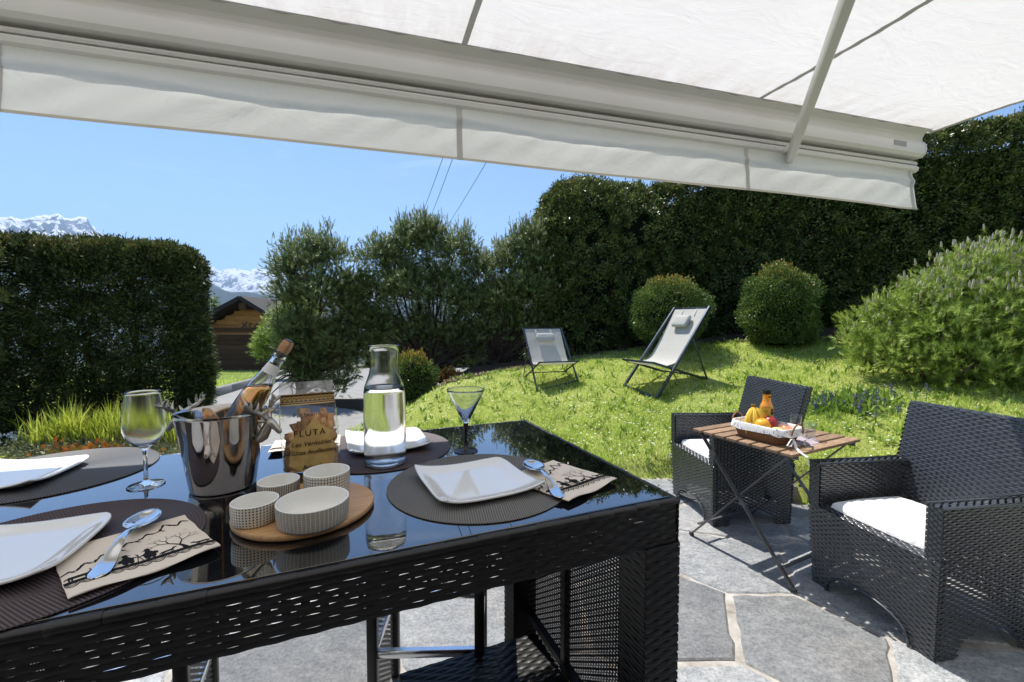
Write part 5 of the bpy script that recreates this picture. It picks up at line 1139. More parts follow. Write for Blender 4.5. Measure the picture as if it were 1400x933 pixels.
# ============================================================ BISCUIT BAG
def text(body, size, parent, loc, rot, mat, name='lettering', ext=.0002, shear=0, sp=1.0):
    cu = bpy.data.curves.new(name, 'FONT'); cu.body = body; cu.size = size; cu.extrude = ext; cu.align_x = 'CENTER'; cu.align_y = 'CENTER'; cu.shear = shear; cu.space_character = sp; cu.resolution_u = 3
    to = bpy.data.objects.new(name, cu); C.objects.link(to); dg = bpy.context.evaluated_depsgraph_get(); me = bpy.data.meshes.new_from_object(to.evaluated_get(dg)); bpy.data.objects.remove(to)
    me.materials.clear(); return link(name, me, mat, parent, smooth=False, loc=loc, rot=rot)
BW, BD, BH = .062, .030, .222
bg_ = thing('biscuit_bag', 'clear cellophane bag of golden puff pastry sticks with brown and gold band', 'bag', (-.494, 1.055, TH+.001), .52)
def bagp(a, z, s_=1.):
    t = z/BH; d_ = BD*float(1-sstep(.62, .84, t)); w_ = BW*(1+.06*math.sin(t*3)-.05*t)
    ca, sa = math.cos(a), math.sin(a); pw = lambda v, p: math.copysign(abs(v)**p, v)
    cr = .0022*math.sin(a*9+z*90)*math.sin(z*70+a*3)*(1-sstep(.6, .8, t)); return ((w_*pw(ca, .55)+cr)*s_-.010*t, (max(d_, .0009)*pw(sa, .6)+cr*.8)*s_, z)
film = NT('cellophane'); fn_ = film.noise(55, 4); fc = film.n('ShaderNodeTexNoise', i={'Vector': film.map(film.coord(), (1, 1, .35)), 'Scale': 30., 'Detail': 3.}).outputs[0]
gls = film.n('ShaderNodeBsdfGlossy', i={0: (1, 1, 1, 1), 1: .12, 'Normal': film.bump(fc, 1., .012)}).outputs[0]; tp = film.n('ShaderNodeBsdfTransparent').outputs[0]
fr_ = film.math('POWER', film.n('ShaderNodeLayerWeight', i={0: .5, 'Normal': film.bump(fc, 1., .012)}).outputs[1], 3.)
s_a = film.n('ShaderNodeMixShader', i={0: film.math('ADD', film.math('MULTIPLY', fr_, 1.0), .02), 1: tp, 2: gls}).outputs[0]
s_a = film.n('ShaderNodeMixShader', i={0: film.math('MULTIPLY', film.g(film.noise(26, 5, film.map(film.coord(), (1, 1, .4)), .7), .56, .74), .38), 1: s_a, 2: film.bsdf(Base_Color=(.85, .85, .86), Roughness=.2)}).outputs[0]  # white noise streaks painted into the film as hazy highlights
M['film'] = film.done(s_a)
mb = MB(); mb.grid(lambda u, v: bagp(2*pi*u, BH*.86*v), 64, 40, uv=False); mb.build('film', M['film'], bg_, sharp=0)
fb_ = NT('film_top'); fbn = fb_.noise(40, 4); M['film_top'] = fb_.done(fb_.n('ShaderNodeMixShader', i={0: fb_.g(fbn, .2, .8), 1: fb_.n('ShaderNodeBsdfTransparent').outputs[0], 2: fb_.bsdf(Base_Color=(.72, .72, .73), Roughness=.25)}).outputs[0])
mb = MB(); mb.grid(lambda u, v: ((-1+2*u)*BW*.97-.010, .0012*math.sin(u*14)*(1-v)+.004*v, BH*(.85+.15*v)), 24, 8); mb.build('sealed_top', M['film_top'], bg_, sharp=0)
bd_ = NT('lace_band'); uvs_ = bd_.n('ShaderNodeSeparateXYZ', i={0: bd_.coord('UV')}); u_, v_ = uvs_.outputs[0], uvs_.outputs[1]
def wave_(t, ph, k=6., am=.28, w_=.07, base=.45): return t.math('LESS_THAN', t.math('ABSOLUTE', t.math('SUBTRACT', v_, t.math('ADD', base, t.math('MULTIPLY', am, t.math('ABSOLUTE', t.math('SINE', t.math('ADD', t.math('MULTIPLY', u_, k*pi), ph))))))), w_)
gm = bd_.math('MAXIMUM', wave_(bd_, 0.), wave_(bd_, 1.57)); gm = bd_.math('MAXIMUM', gm, wave_(bd_, 0., 12., .12, .035, .32)); gm = bd_.math('MAXIMUM', gm, bd_.math('LESS_THAN', v_, .10)); gm = bd_.math('MAXIMUM', gm, wave_(bd_, .8, 18., .08, .03, .17)); gm = bd_.math('MAXIMUM', gm, bd_.math('GREATER_THAN', v_, .93))
M['lace_band'] = bd_.done(bd_.bsdf(Base_Color=bd_.mix(gm, (.035, .015, .01), (.50, .34, .12)), Roughness=.4))
def front(u, v, off=.0012): # u -1..1, z
    z = v; t = z/BH; d_ = BD*float(1-sstep(.62, .84, t)); w_ = BW*(1+.06*math.sin(t*3)-.05*t); a = -math.acos(max(-1, min(1, u)))
    sa = abs(math.sin(a))**.6*(1 if abs(u) < 1 else 0); return (w_*u-.010*t, -max(d_, .0016)*max(0, (1-abs(u)**3.6))**.45-off, z)
mb = MB(); mb.grid(lambda u, v: front(-.97+1.94*u, BH*(.755+.115*v)), 30, 5); mb.build('lace_band', M['lace_band'], bg_, sharp=0)
mb = MB(); mb.grid(lambda u, v: (lambda p: (p[0], -p[1], p[2]))(front(-.97+1.94*u, BH*(.755+.115*v))), 30, 5); mb.build('lace_band', M['lace_band'], bg_, sharp=0)
yl_ = NT('yellow_label'); M['yellow_label'] = yl_.done(yl_.n('ShaderNodeMixShader', i={0: yl_.g(yl_.noise(30, 3), -.5, 1.1), 1: yl_.n('ShaderNodeBsdfTransparent').outputs[0], 2: yl_.bsdf(Base_Color=(.78, .56, .20), Roughness=.4)}).outputs[0])
lp = [(-.62, .40), (-.45, .47), (-.2, .50), (.0, .58), (.15, .64), (.35, .55), (.55, .50), (.72, .45), (.76, .25), (.70, .08), (.2, .05), (-.4, .05), (-.70, .10), (-.72, .28)]
mb = MB(); nn_ = len(lp); ctr = (0, .3)
for i in range(nn_):
    a, b = lp[i], lp[(i+1) % nn_]
    for k in range(5):
        def P_(p, t): return front((ctr[0]+(p[0]-ctr[0])*t)*1.05, BH*(ctr[1]+(p[1]-ctr[1])*t), .0022)
        t0, t1 = k/5, (k+1)/5
        if k: mb.add([P_(a, t0), P_(b, t0), P_(b, t1), P_(a, t1)], [(0, 1, 2, 3)])
        else: mb.add([P_(a, 0), P_(b, t1), P_(a, t1)], [(0, 1, 2)])
mb.build('yellow_label', M['yellow_label'], bg_, sharp=0)
M['brown_ink'] = simple('brown_ink', (.015, .006, .004), .6)
def wrap_text(body, size, x, z, **k):
    o = text(body, size, bg_, (0, 0, 0), (0, 0, 0), M['brown_ink'], **k)
    for v in o.data.vertices:
        X = v.co.x+x; Z = v.co.y+z; t = Z/BH; w_ = BW*(1+.06*math.sin(t*3)-.05*t); p = front(max(-.97, min(.97, (X+.01*t)/w_)), Z, .0042+v.co.z); v.co = p
wrap_text('Pur beurre', .0135, -.012, BH*.66); wrap_text('FLUTA', .0205, -.008, BH*.46, sp=1.25); wrap_text('Les V\u00e9ritables', .0155, -.004, BH*.345, shear=.25); wrap_text('Fl\u00fbtes feuillet\u00e9es', .0155, -.003, BH*.255, shear=.25); wrap_text('Au sel', .0165, -.004, BH*.09)
pt_ = NT('pastry'); po = pt_.n('ShaderNodeObjectInfo').outputs['Random']; pn = pt_.noise(90, 5, rough=.7); pm_ = pt_.mix(pt_.g(pn, .35, .65), (.62, .29, .11), (.92, .64, .36)); pm_ = pt_.n('ShaderNodeHueSaturation', i={'Value': pt_.math('ADD', pt_.math('MULTIPLY', po, .8), .62), 'Color': pm_}).outputs[0]
M['pastry'] = pt_.done(pt_.bsdf(Base_Color=pm_, Roughness=.5, Normal=pt_.bump(pn, .6, .003)))
q = random.Random(8)
for i in range(21):
    x = -.05+.1*((i*.381)%1)+q.uniform(-.004, .004); y = q.uniform(-.013, .012); h = q.uniform(.10, .155)*(1 if abs(x) < .035 else .85); tx = q.uniform(-.010, .010); mb = MB(); pts = []; 
    for k in range(15): t = k/14; pts.append(Vector((x+tx*(t-.5)*2+.0016*math.sin(t*18), y+.0016*math.cos(t*18), .004+h*t)))
    mb.tube(pts, [.0088+.0022*math.sin(k*1.9+i) for k in range(15)], 7); mb.build('pastry_stick', M['pastry'], bg_)

# ============================================================ SERVING BOARD AND BOWLS
BC = Vector((-.402, .828)); MB_ = MB().lathe([(0, 0), (.121, 0), (.125, .003), (.126, .009), (.1245, .0118), (.121, .0125), (0, .0125)], 96)
tag(MB_.build('serving_board', M['bamboo'], loc=(BC.x, BC.y, TH+.0006), rot=(0, 0, .4), sharp=45), 'round bamboo serving board under the four patterned bowls', 'board')
def bowl(px, py, zr, r, h, pat, label):
    c = G(px, py, zr); z0 = TH+.0135
    t = thing('small_bowl', label, 'bowl', (c.x, c.y, z0), q.uniform(0, 6), 'patterned bowls on the bamboo board')
    MB().lathe([(0, 0), (r*.9, 0), (r*.955, .0025), (r*.97, .006), (r, h*.6), (r, h-.0012)], 72, uv=True).build('patterned_wall', M[pat], t, sharp=50)
    MB().lathe([(r, h-.0011), (r-.0002, h), (r-.0016, h+.0005), (r-.003, h), (r-.0035, h-.003), (r-.0045, h*.55), (r*.90, .010), (r*.82, .0065), (0, .005)], 72).build('glaze_inside', M['bowl_inside'], t, sharp=50)
bowl(348.5, 683.5, 1.101, .0385, .0375, 'dots', 'small bowl with black dots at the left of the bamboo board')
bowl(428, 682, 1.103, .0605, .0395, 'chevron', 'largest bowl with black herringbone pattern at the front of the bamboo board')
bowl(381, 656, 1.103, .0385, .0395, 'stripes', 'small bowl with vertical black stripes behind the dotted one')
bowl(447, 643, 1.115, .0440, .0515, 'grid', 'taller bowl with black grid lines at the back right of the bamboo board')
# ============================================================ WICKER ARMCHAIRS
def make_armchair(label):
    t = thing('wicker_armchair', label, 'armchair', (0, 0, 0), 0, 'black wicker armchairs on the patio')
    HW, HD, AH, SH, BH_ = .312, .292, .655, .425, .955; at = .062; cu, cv, am = .0235, .0118, .0031; kw = dict(rw=1.0, st=.0)
    def arch(span, top, half):    # cut an arch between the legs
        def m_(u, v, H=1.0):
            x = (u-.5)*2*half; z = v*H; return ~((np.abs(x) < span) & (z < top*np.sqrt(np.clip(1-(x/span)**2, 0, 1))**.7))
        return m_
    # front: taper towards the feet
    fm = arch(.20, .115, HW)
    wv = WV(); wv.panel((-HW+.022, -HD+.012, 0), (HW-.022, -HD+.012, 0), (-HW, -HD-.008, SH), (HW, -HD-.008, SH), cu, cv, am, mask=lambda u, v: fm(u, v, SH), **kw)
    wv.panel((-HW, -HD-.008, SH), (HW, -HD-.008, SH), (-HW+.0, -HD+.05, SH+.012), (HW, -HD+.05, SH+.012), cu, cv, am, **kw); wv.build('front_panel', M['black_rattan'], t)
    wv = WV(); wv.panel((-HW+at, -HD+.03, SH), (HW-at, -HD+.03, SH), (-HW+at, HD-.06, SH-.01), (HW-at, HD-.06, SH-.01), cu, cv, am, **kw); wv.build('seat', M['black_rattan'], t)
    sm_ = arch(.17, .115, HD)
    for s_ in (-1, 1):
        x = s_*HW; xi = s_*(HW-at); xf = s_*(HW-.022)
        wv = WV(); a, b = ((-HD+.012), (HD-.005)); P = [(xf, a, 0), (xf, b, 0), (x, -HD-.008, AH), (x, HD, AH)]
        if s_ < 0: P = [P[1], P[0], P[3], P[2]]
        wv.panel(*P, cu, cv, am, mask=lambda u, v: sm_(u, v, AH), rw=.97, st=0); wv.build('side_panel', M['black_rattan'], t)
        wv = WV()
        P = [(xi, -HD, SH), (xi, HD-.03, SH), (xi, -HD, AH), (xi, HD-.03, AH)]
        if s_ > 0: P = [P[1], P[0], P[3], P[2]]
        wv.panel(*P, cu, cv, am, **kw)
        P = [(x, -HD-.008, SH), (xi, -HD-.008, SH), (x, -HD-.008, AH), (xi, -HD-.008, AH)]
        if s_ < 0: P = [P[1], P[0], P[3], P[2]]
        wv.panel(*P, .0155, cv, am, off=.5, **kw)
        P = [(x+s_*.002, -HD-.008, AH), (x+s_*.002, HD, AH-.012), (xi, -HD-.008, AH), (xi, HD, AH-.012)]
        if s_ > 0: P = [P[1], P[0], P[3], P[2]]
        wv.panel(*P, .0215, .0125, am, **kw)
        wv.build('armrest', M['black_rattan'], t)
        MB().tube([(x, -HD-.008, AH+.001), (x, HD, AH-.012)], .0065, 6).tube([(xi, -HD-.008, AH+.001), (xi, HD-.02, AH-.012)], .0065, 6).build('arm_piping', M['black_rattan'], t)
    b0, b1 = HD-.075, HD+.065; th = .045
    wv = WV(); wv.panel((-HW+at*.2, b0, SH-.01), (HW-at*.2, b0, SH-.01), (-HW-.004, b1, BH_), (HW+.004, b1, BH_), cu, cv, am, **kw)
    wv.panel((HW, b0+th, SH-.01), (-HW, b0+th, SH-.01), (HW+.004, b1+th, BH_), (-HW-.004, b1+th, BH_), cu, cv, am, **kw)
    wv.panel((-HW-.004, b1, BH_), (HW+.004, b1, BH_), (-HW-.004, b1+th, BH_), (HW+.004, b1+th, BH_), cu, cv, am, **kw)
    for s_ in (-1, 1):
        P = [(s_*HW, b0, SH), (s_*HW, b0+th, SH), (s_*(HW+.004), b1, BH_), (s_*(HW+.004), b1+th, BH_)]
        if s_ < 0: P = [P[1], P[0], P[3], P[2]]
        wv.panel(*P, .0215, cv, am, **kw)
    wv.build('backrest', M['black_rattan'], t)
    rm = arch(.20, .115, HW)
    wv = WV(); wv.panel((HW-.022, HD-.005, 0), (-HW+.022, HD-.005, 0), (HW, HD, SH), (-HW, HD, SH), cu, cv, am, mask=lambda u, v: rm(u, v, SH), **kw); wv.build('rear_panel', M['black_rattan'], t)
    fr = MB()
    for sx in (-1, 1):
        for sy in (-1, 1):
            x = sx*(HW-.045); y = sy*(HD-.028); fr.bar((x, y, 0.001), (x+sx*.018, y, SH), .034, .034)
    for z in (SH-.02,):
        fr.bar((-HW+.03, -HD+.02, z), (HW-.03, -HD+.02, z), .02, .02); fr.bar((-HW+.03, HD-.04, z), (HW-.03, HD-.04, z), .02, .02)
    for sx in (-1, 1):
        fr.bar((sx*(HW-.03), -HD+.02, AH-.03), (sx*(HW-.03), HD-.02, AH-.03), .04, .02, up=(0, 0, 1)); fr.bar((sx*(HW-.035), -HD+.018, SH), (sx*(HW-.03), -HD+.012, AH-.01), .035, .02, up=(0, 1, 0))
    fr.bar((0, b0+th*.5, SH), (0, b1+th*.5, BH_-.01), HW*2-.03, .02, up=(0, -1, .2)); fr.build('frame', M['black_metal'], t, smooth=False)
    # braided arch edge at the front
    pts = [(.20*math.cos(a), -HD-.000, .115*max(0, math.sin(a))**.7+.002) for a in np.linspace(0, pi, 21)]
    MB().tube(pts, .0055, 6).build('arch_edge', M['black_rattan'], t)
    return t
ch1 = make_armchair('near black wicker armchair at right with quilted white seat cushion'); ch1.location = (1.965, 2.055, .012); ch1.rotation_euler.z = -R(79.6)
ch2 = copy_tree(ch1); ch2.location = (1.63, 3.215, .012); ch2.rotation_euler.z = -R(84.5); ch2['label'] = 'far black wicker armchair behind the small wooden table'
def cushion(ch, label, quilt, seed):
    W_ = .225; q = random.Random(seed)
    def top(u, v):
        x = (u-.5)*2; y = (v-.5)*2; ed = max(0, 1-max(abs(x), abs(y))**7)**.42; z = .044*ed
        if quilt and abs(x) < .8 and abs(y) < .8: z += .007*abs(math.sin(x*5.2*pi/1.6+.4)*math.sin(y*5.2*pi/1.6+.4))**.5-.003
        z += .002*math.sin(x*6+y*3+seed)*ed
        r = 1-.05*(abs(x*y))**2.5; wv_ = .006*math.sin(y*7+seed)*(abs(x) > .97)+.005*math.sin(x*8)*(abs(y) > .97); return (x*W_*r+wv_, y*W_*r, z+.006)
    mb = MB(); mb.grid(top, 72, 72, uv=False); mb.grid(lambda u, v: (lambda p: (p[0], p[1], .004))(top(1-u, v)), 20, 20, uv=False)
    o = mb.build('seat_cushion', M['cushion'], sharp=0); y = ch.rotation_euler.z; off = Matrix.Rotation(y, 3, 'Z') @ Vector((0, -.045, 0))
    o.location = ch.location+off+Vector((0, 0, .432)); o.rotation_euler = (0, 0, y+.02); return tag(o, label, 'cushion', 'white seat cushions')
cushion(ch1, 'quilted white seat cushion on the near armchair', True, 1); cushion(ch2, 'plain white seat cushion on the far armchair', False, 2)

# ============================================================ BISTRO TABLE
BZ = .735; bB, bA, bC = G(1086, 623, BZ), G(961, 583, BZ), G(1179, 601, BZ)
ex = (bC-bB); ey = (bA-bB); LX, LY = ex.length, ey.length; brz = math.atan2(ex.y, ex.x)
ey2 = Vector((-math.sin(brz), math.cos(brz), 0)); LY = ey.dot(ey2)
bs_ = thing('bistro_table', 'small folding table with weathered wooden slats and crossed grey iron legs', 'table', (bB.x, bB.y, .012), brz)
NS = 8; pitch = LY/NS
for i in range(NS):
    m2 = MB(); m2.box((0, 0, 0), (LX, pitch*.80, .016), bev=.003)
    m2.build('slat', M['table_wood'], bs_, loc=(LX/2, pitch*(i+.5), BZ-.012-.008), smooth=False)
fr = MB(); zt = BZ-.012-.017-.006
for x in (.055, LX-.055):
    MB().bar((x, .01, zt), (x, LY-.01, zt), .006, .026).build('top_rail', M['iron'], bs_, smooth=False)
for k, x in enumerate((.035, LX-.035)):
    for j, (ya, yb) in enumerate(((-.0, LY-.05), (LY+.02, .05))):
        xo = x+(.007 if j else -.007); MB().bar((xo, ya, .012), (xo, yb, zt-.0), .006, .027, up=(1, 0, 0)).build('leg', M['iron'], bs_, smooth=False)
        MB().box((xo, ya, .010), (.018, .036, .018), bev=.006).build('foot', M['rubber'], bs_)
    m2 = MB(); m2.tube([(x-.014, LY/2-.01, zt/2), (x+.014, LY/2-.01, zt/2)], .009, 10); m2.build('pivot', M['iron'], bs_)
for ya, z in ((.05, .105), (LY-.04, .105)): MB().bar((.03, ya, z), (LX-.03, ya, z), .018, .006).build('stretcher', M['iron'], bs_, smooth=False)
def bl(x, y, z): return Vector((bB.x, bB.y, 0))+Vector((math.cos(brz), math.sin(brz), 0))*x+ey2*y+Vector((0, 0, z))
# ---- fruit basket
bk0 = G(1046, 602, BZ); brot = math.atan2(-ey2.x, ey2.y)+pi/2+R(4); basket = thing('fruit_basket', 'brown wicker fruit basket lined with white patterned cloth and tied ribbon', 'basket', (bk0.x+.02, bk0.y+.03, BZ+.0015), brz)
bw, bl_, bh = .105, .165, .082
def sup(a, w_, l_, p=.45): ca, sa = math.cos(a), math.sin(a); return (w_*math.copysign(abs(ca)**p, ca), l_*math.copysign(abs(sa)**p, sa))
def bwall(u, v, o=0.):
    k = .82+.18*v; x, y = sup(2*pi*u, bw*k, bl_*k); n = math.hypot(x, y); tw = .0022*math.cos(pi*(u*84+round(v*12)))*1.0; return (x*(1+(tw+o)/n), y*(1+(tw+o)/n), .002+bh*v)
M['brown_wicker'] = simple('brown_wicker', (.20, .09, .035), .6, var=.5, vs=90, bump=.3, bs=200)
mb = MB(); mb.grid(bwall, 168, 24, uv=False); mb.grid(lambda u, v: (sup(2*pi*u, bw*.8*v, bl_*.8*v)[0], sup(2*pi*u, bw*.8*v, bl_*.8*v)[1], .006), 40, 4, uv=False); mb.build('basket_body', M['brown_wicker'], basket, sharp=0)
ln_ = NT('printed_liner'); d_ = ln_.noise(75, 3, rough=.4); M['liner'] = ln_.done(ln_.bsdf(Base_Color=ln_.mix(ln_.math('MULTIPLY', ln_.g(d_, .60, .64), .75), (.82, .80, .78), (.10, .16, .30)), Roughness=.9))
mb = MB(); mb.grid(lambda u, v: (lambda k, x, y: (x*k, y*k, bh-.028*abs(v*2-1)**1.6*(1 if v < .5 else 1.2)+.012*(1-(v*2-1)**2)+.004*math.sin(u*50)*(v < .35)))( (1.075-.17*v+.012*math.sin(u*2*pi*11)*(1-v)), *sup(2*pi*u, bw, bl_)), 132, 12, uv=False); mb.build('cloth_liner', M['liner'], basket, sharp=0)
mb = MB(); mb.grid(lambda u, v: (sup(2*pi*u, bw*.93*v, bl_*.93*v)[0], sup(2*pi*u, bw*.93*v, bl_*.93*v)[1], .03+.012*math.sin(u*30)*v+.025*v**3), 60, 8, uv=False); mb.build('inner_cloth', M['liner'], basket, sharp=0)
M['leather'] = simple('leather', (.22, .11, .05), .5)
for s_ in (-1, 1):
    pts = [(.052*math.cos(a), s_*(bl_+.012+.006*math.sin(a)), bh-.018+.058*math.sin(a)) for a in np.linspace(.0, pi, 13)]; MB().tube(pts, .0048, 7).build('handle', M['leather'], basket)
m_rib = simple('ribbon', (.82, .80, .78), .8)
for nm, pts in (('ribbon', [(-.05, -bl_-.018, .045), (-.085, -bl_-.03, .055), (-.12, -bl_-.03, .025), (-.09, -bl_-.028, .012), (-.05, -bl_-.02, .035), (-.02, -bl_-.024, .008), (.0, -bl_-.03, .003)]), ('ribbon', [(-.05, -bl_-.02, .045), (-.075, -bl_-.05, .01), (-.11, -bl_-.09, .003), (-.118, -bl_-.13, -.01), (-.12, -bl_-.14, -.06)]), ('ribbon', [(.03, -bl_-.02, .055), (.06, -bl_-.028, .06), (.075, -bl_-.03, .035), (.05, -bl_-.026, .03), (.03, -bl_-.03, .01), (.035, -bl_-.045, .003)])):
    pp_ = []
    P_ = [Vector(p) for p in pts]
    for i in range(len(P_)-1):
        for k in range(4): pp_.append(P_[i].lerp(P_[i+1], k/4))
    mb = MB()
    for i in range(len(pp_)-1): mb.bar(pp_[i], pp_[i+1]+(pp_[i+1]-pp_[i])*.15, .012, .0016, up=(0, .5, 1))
    mb.build(nm, m_rib, basket, smooth=True)
def in_basket(x, y, z): return basket.location+Matrix.Rotation(brz, 3, 'Z') @ Vector((x, y, z))
M['banana'] = simple('banana_skin', (.72, .46, .04), .45, var=.2, vs=20)
bn = thing('banana_bunch', 'bunch of ripe yellow bananas standing at the far end of the fruit basket', 'bananas', in_basket(-.012, .07, .03), brz)
for i, (a, l) in enumerate(((-1.35, 1.0), (-.65, 1.05), (.1, 1.0), (.75, .95))):
    pts = []; rad = []
    for k in range(13):
        t = k/12; out_ = .088*math.sin(t*1.75)*l; z = .145-.150*t**1.25*l; pts.append((out_*math.sin(a)*.9, -out_*math.cos(a)*.62-.0, z+.0)); rad.append(.0055+.0135*math.sin(min(1, max(0, (t-.08)/.85))*pi)**.55)
    rad[-1] = .004; MB().tube(pts, rad, 8).build('banana', M['banana'], bn)
MB().tube([(0, 0, .138), (0, .003, .152), (0, .004, .160)], [.011, .013, .012], 8).build('stem', simple('banana_stem', (.25, .15, .04), .7), bn)
def fruit(c, r, col, col2, name, label, cat, sz=.92, n=24):
    t = NT('skin_'+name); nn = t.noise(14, 3); m_ = t.done(t.bsdf(Base_Color=t.mix(t.g(nn, .42, .6), col, col2), Roughness=.32, **{'Specular IOR Level': .5}))
    pr = [(0, -.80)]+[(math.sin(a)*(1+.06*math.cos(a)), -math.cos(a)*(1-.22*math.exp(-(math.sin(a)/.33)**2))) for a in np.linspace(.14, pi-.14, 16)]+[(0, .76)]
    o = MB().lathe([(a*r, b*r*sz) for a, b in pr], n).build(name, m_, loc=c, rot=(q.uniform(-.25, .25), q.uniform(-.25, .25), 0), sharp=0); st_ = MB().tube([(0, 0, r*.68*sz), (.001, .001, r*1.02*sz)], .0014, 5).build('stalk', M['bark'], o); return tag(o, label, cat)
fruit(in_basket(-.04, -.005, .082), .043, (.80, .40, .02), (.75, .33, .02), 'mango', 'orange-yellow mango in front of the bananas', 'fruit', 1.0)
fruit(in_basket(.045, .005, .088), .042, (.22, .012, .02), (.30, .03, .03), 'red_apple', 'dark red shiny apple beside the juice bottle', 'apple')
fruit(in_basket(-.040, -.092, .062), .036, (.52, .52, .16), (.60, .55, .22), 'yellow_apple', 'pale yellow-green apple at the front of the fruit basket', 'apple')
fruit(in_basket(.035, -.095, .062), .037, (.62, .14, .06), (.70, .42, .20), 'peach', 'red and yellow peach at the near end of the fruit basket', 'peach')
jb = thing('juice_bottle', 'orange juice bottle with black cap and fruit label behind the red apple', 'bottle', in_basket(.082, .05, .03), brz); jt = NT('orange_juice'); M['juice'] = jt.done(jt.bsdf(Base_Color=jt.mix(jt.noise(30, 3), (.85, .36, .02), (.80, .28, .02)), Roughness=.12, **{'Coat Weight': .8, 'Subsurface Weight': .0}))
MB().lathe([(0, 0), (.032, 0), (.036, .004), (.036, .055), (.0345, .07), (.036, .09), (.0365, .135), (.034, .150), (.026, .168), (.0225, .180), (.0215, .212), (.021, .218), (0, .218)], 40).build('body', M['juice'], jb)
jl = NT('fruit_label'); uvs2 = jl.n('ShaderNodeSeparateXYZ', i={0: jl.coord('Object')}); nz_ = jl.noise(42, 3); cc = jl.ramp(nz_, [(.35, (.75, .33, .03)), (.45, (.12, .25, .04)), (.52, (.70, .45, .08)), (.60, (.62, .10, .03)), (.7, (.80, .55, .1))])
M['fruit_label'] = jl.done(jl.bsdf(Base_Color=cc, Roughness=.35)); MB().lathe([(.0363, .072), (.0372, .09), (.0372, .134), (.0352, .1475)], 40).build('label', M['fruit_label'], jb)
MB().lathe([(0, .2185), (.0235, .2185), (.024, .222), (.024, .240), (.0225, .244), (0, .245)], 32).build('cap', M['plastic_black'], jb)
m2 = MB(); m2.grid(lambda u, v: (.0378*math.cos(-1.9+u*1.25), .0378*math.sin(-1.9+u*1.25), .098+v*.036), 10, 4); m2.build('dark_emblem', M['plastic_black'], jb)
m2 = MB(); m2.grid(lambda u, v: (.0382*math.cos(-1.75+u*.9), .0382*math.sin(-1.75+u*.9), .119+v*.009), 10, 2); m2.build('red_emblem', simple('label_red', (.6, .04, .04), .4), jb)
m2 = MB(); m2.grid(lambda u, v: (.0219*math.cos(-2.2+u*.9), .0219*math.sin(-2.2+u*.9), .196+v*.012), 8, 2); m2.build('neck_emblem', M['plastic_black'], jb)
def tumbler(c, label, r=.036, h=.095, rot=None):
    o = MB().lathe([(0, 0), (r*.78, 0), (r*.82, .003), (r, h), (r-.001, h+.001), (r-.002, h), (r*.78-.002, .010), (0, .009)], 48).build('tumbler', M['thin_glass'], loc=c, rot=rot, sharp=0); return tag(o, label, 'glass', 'clear tumblers on the bistro table')
p = G(1104, 601, BZ); tumbler((p.x+.01, p.y, BZ+.006), 'upright clear tumbler on the lilac napkin at the right of the bistro table')
p = G(1092, 588, BZ); tumbler((p.x, p.y+.03, BZ+.002), 'clear tumbler half hidden behind the basket handle', .034, .09)
M['lilac'] = m_fabric('lilac_cloth', (.44, .38, .42), .05, sc_=20)
p = G(1098, 603, BZ); mb = MB()
def nap(u, v):
    x = (u-.5)*.20; y = (v-.5)*.17; f_ = .010+.009*math.sin(u*11+v*4)*math.sin(v*7+1)+.012*abs(math.sin(u*7+2*v)); f_ *= max(.0, 1-max(abs(2*u-1), abs(2*v-1))**5); return (x+.012*math.sin(v*9), y+.012*math.sin(u*8), f_*.45+.0005)
mb.grid(nap, 36, 30, uv=False); tag(mb.build('lilac_napkin', M['lilac'], loc=(p.x-.02, p.y+.01, BZ+.001), rot=(0, 0, brz+.4), sharp=0), 'crumpled lilac napkin under the tumblers on the bistro table', 'napkin')

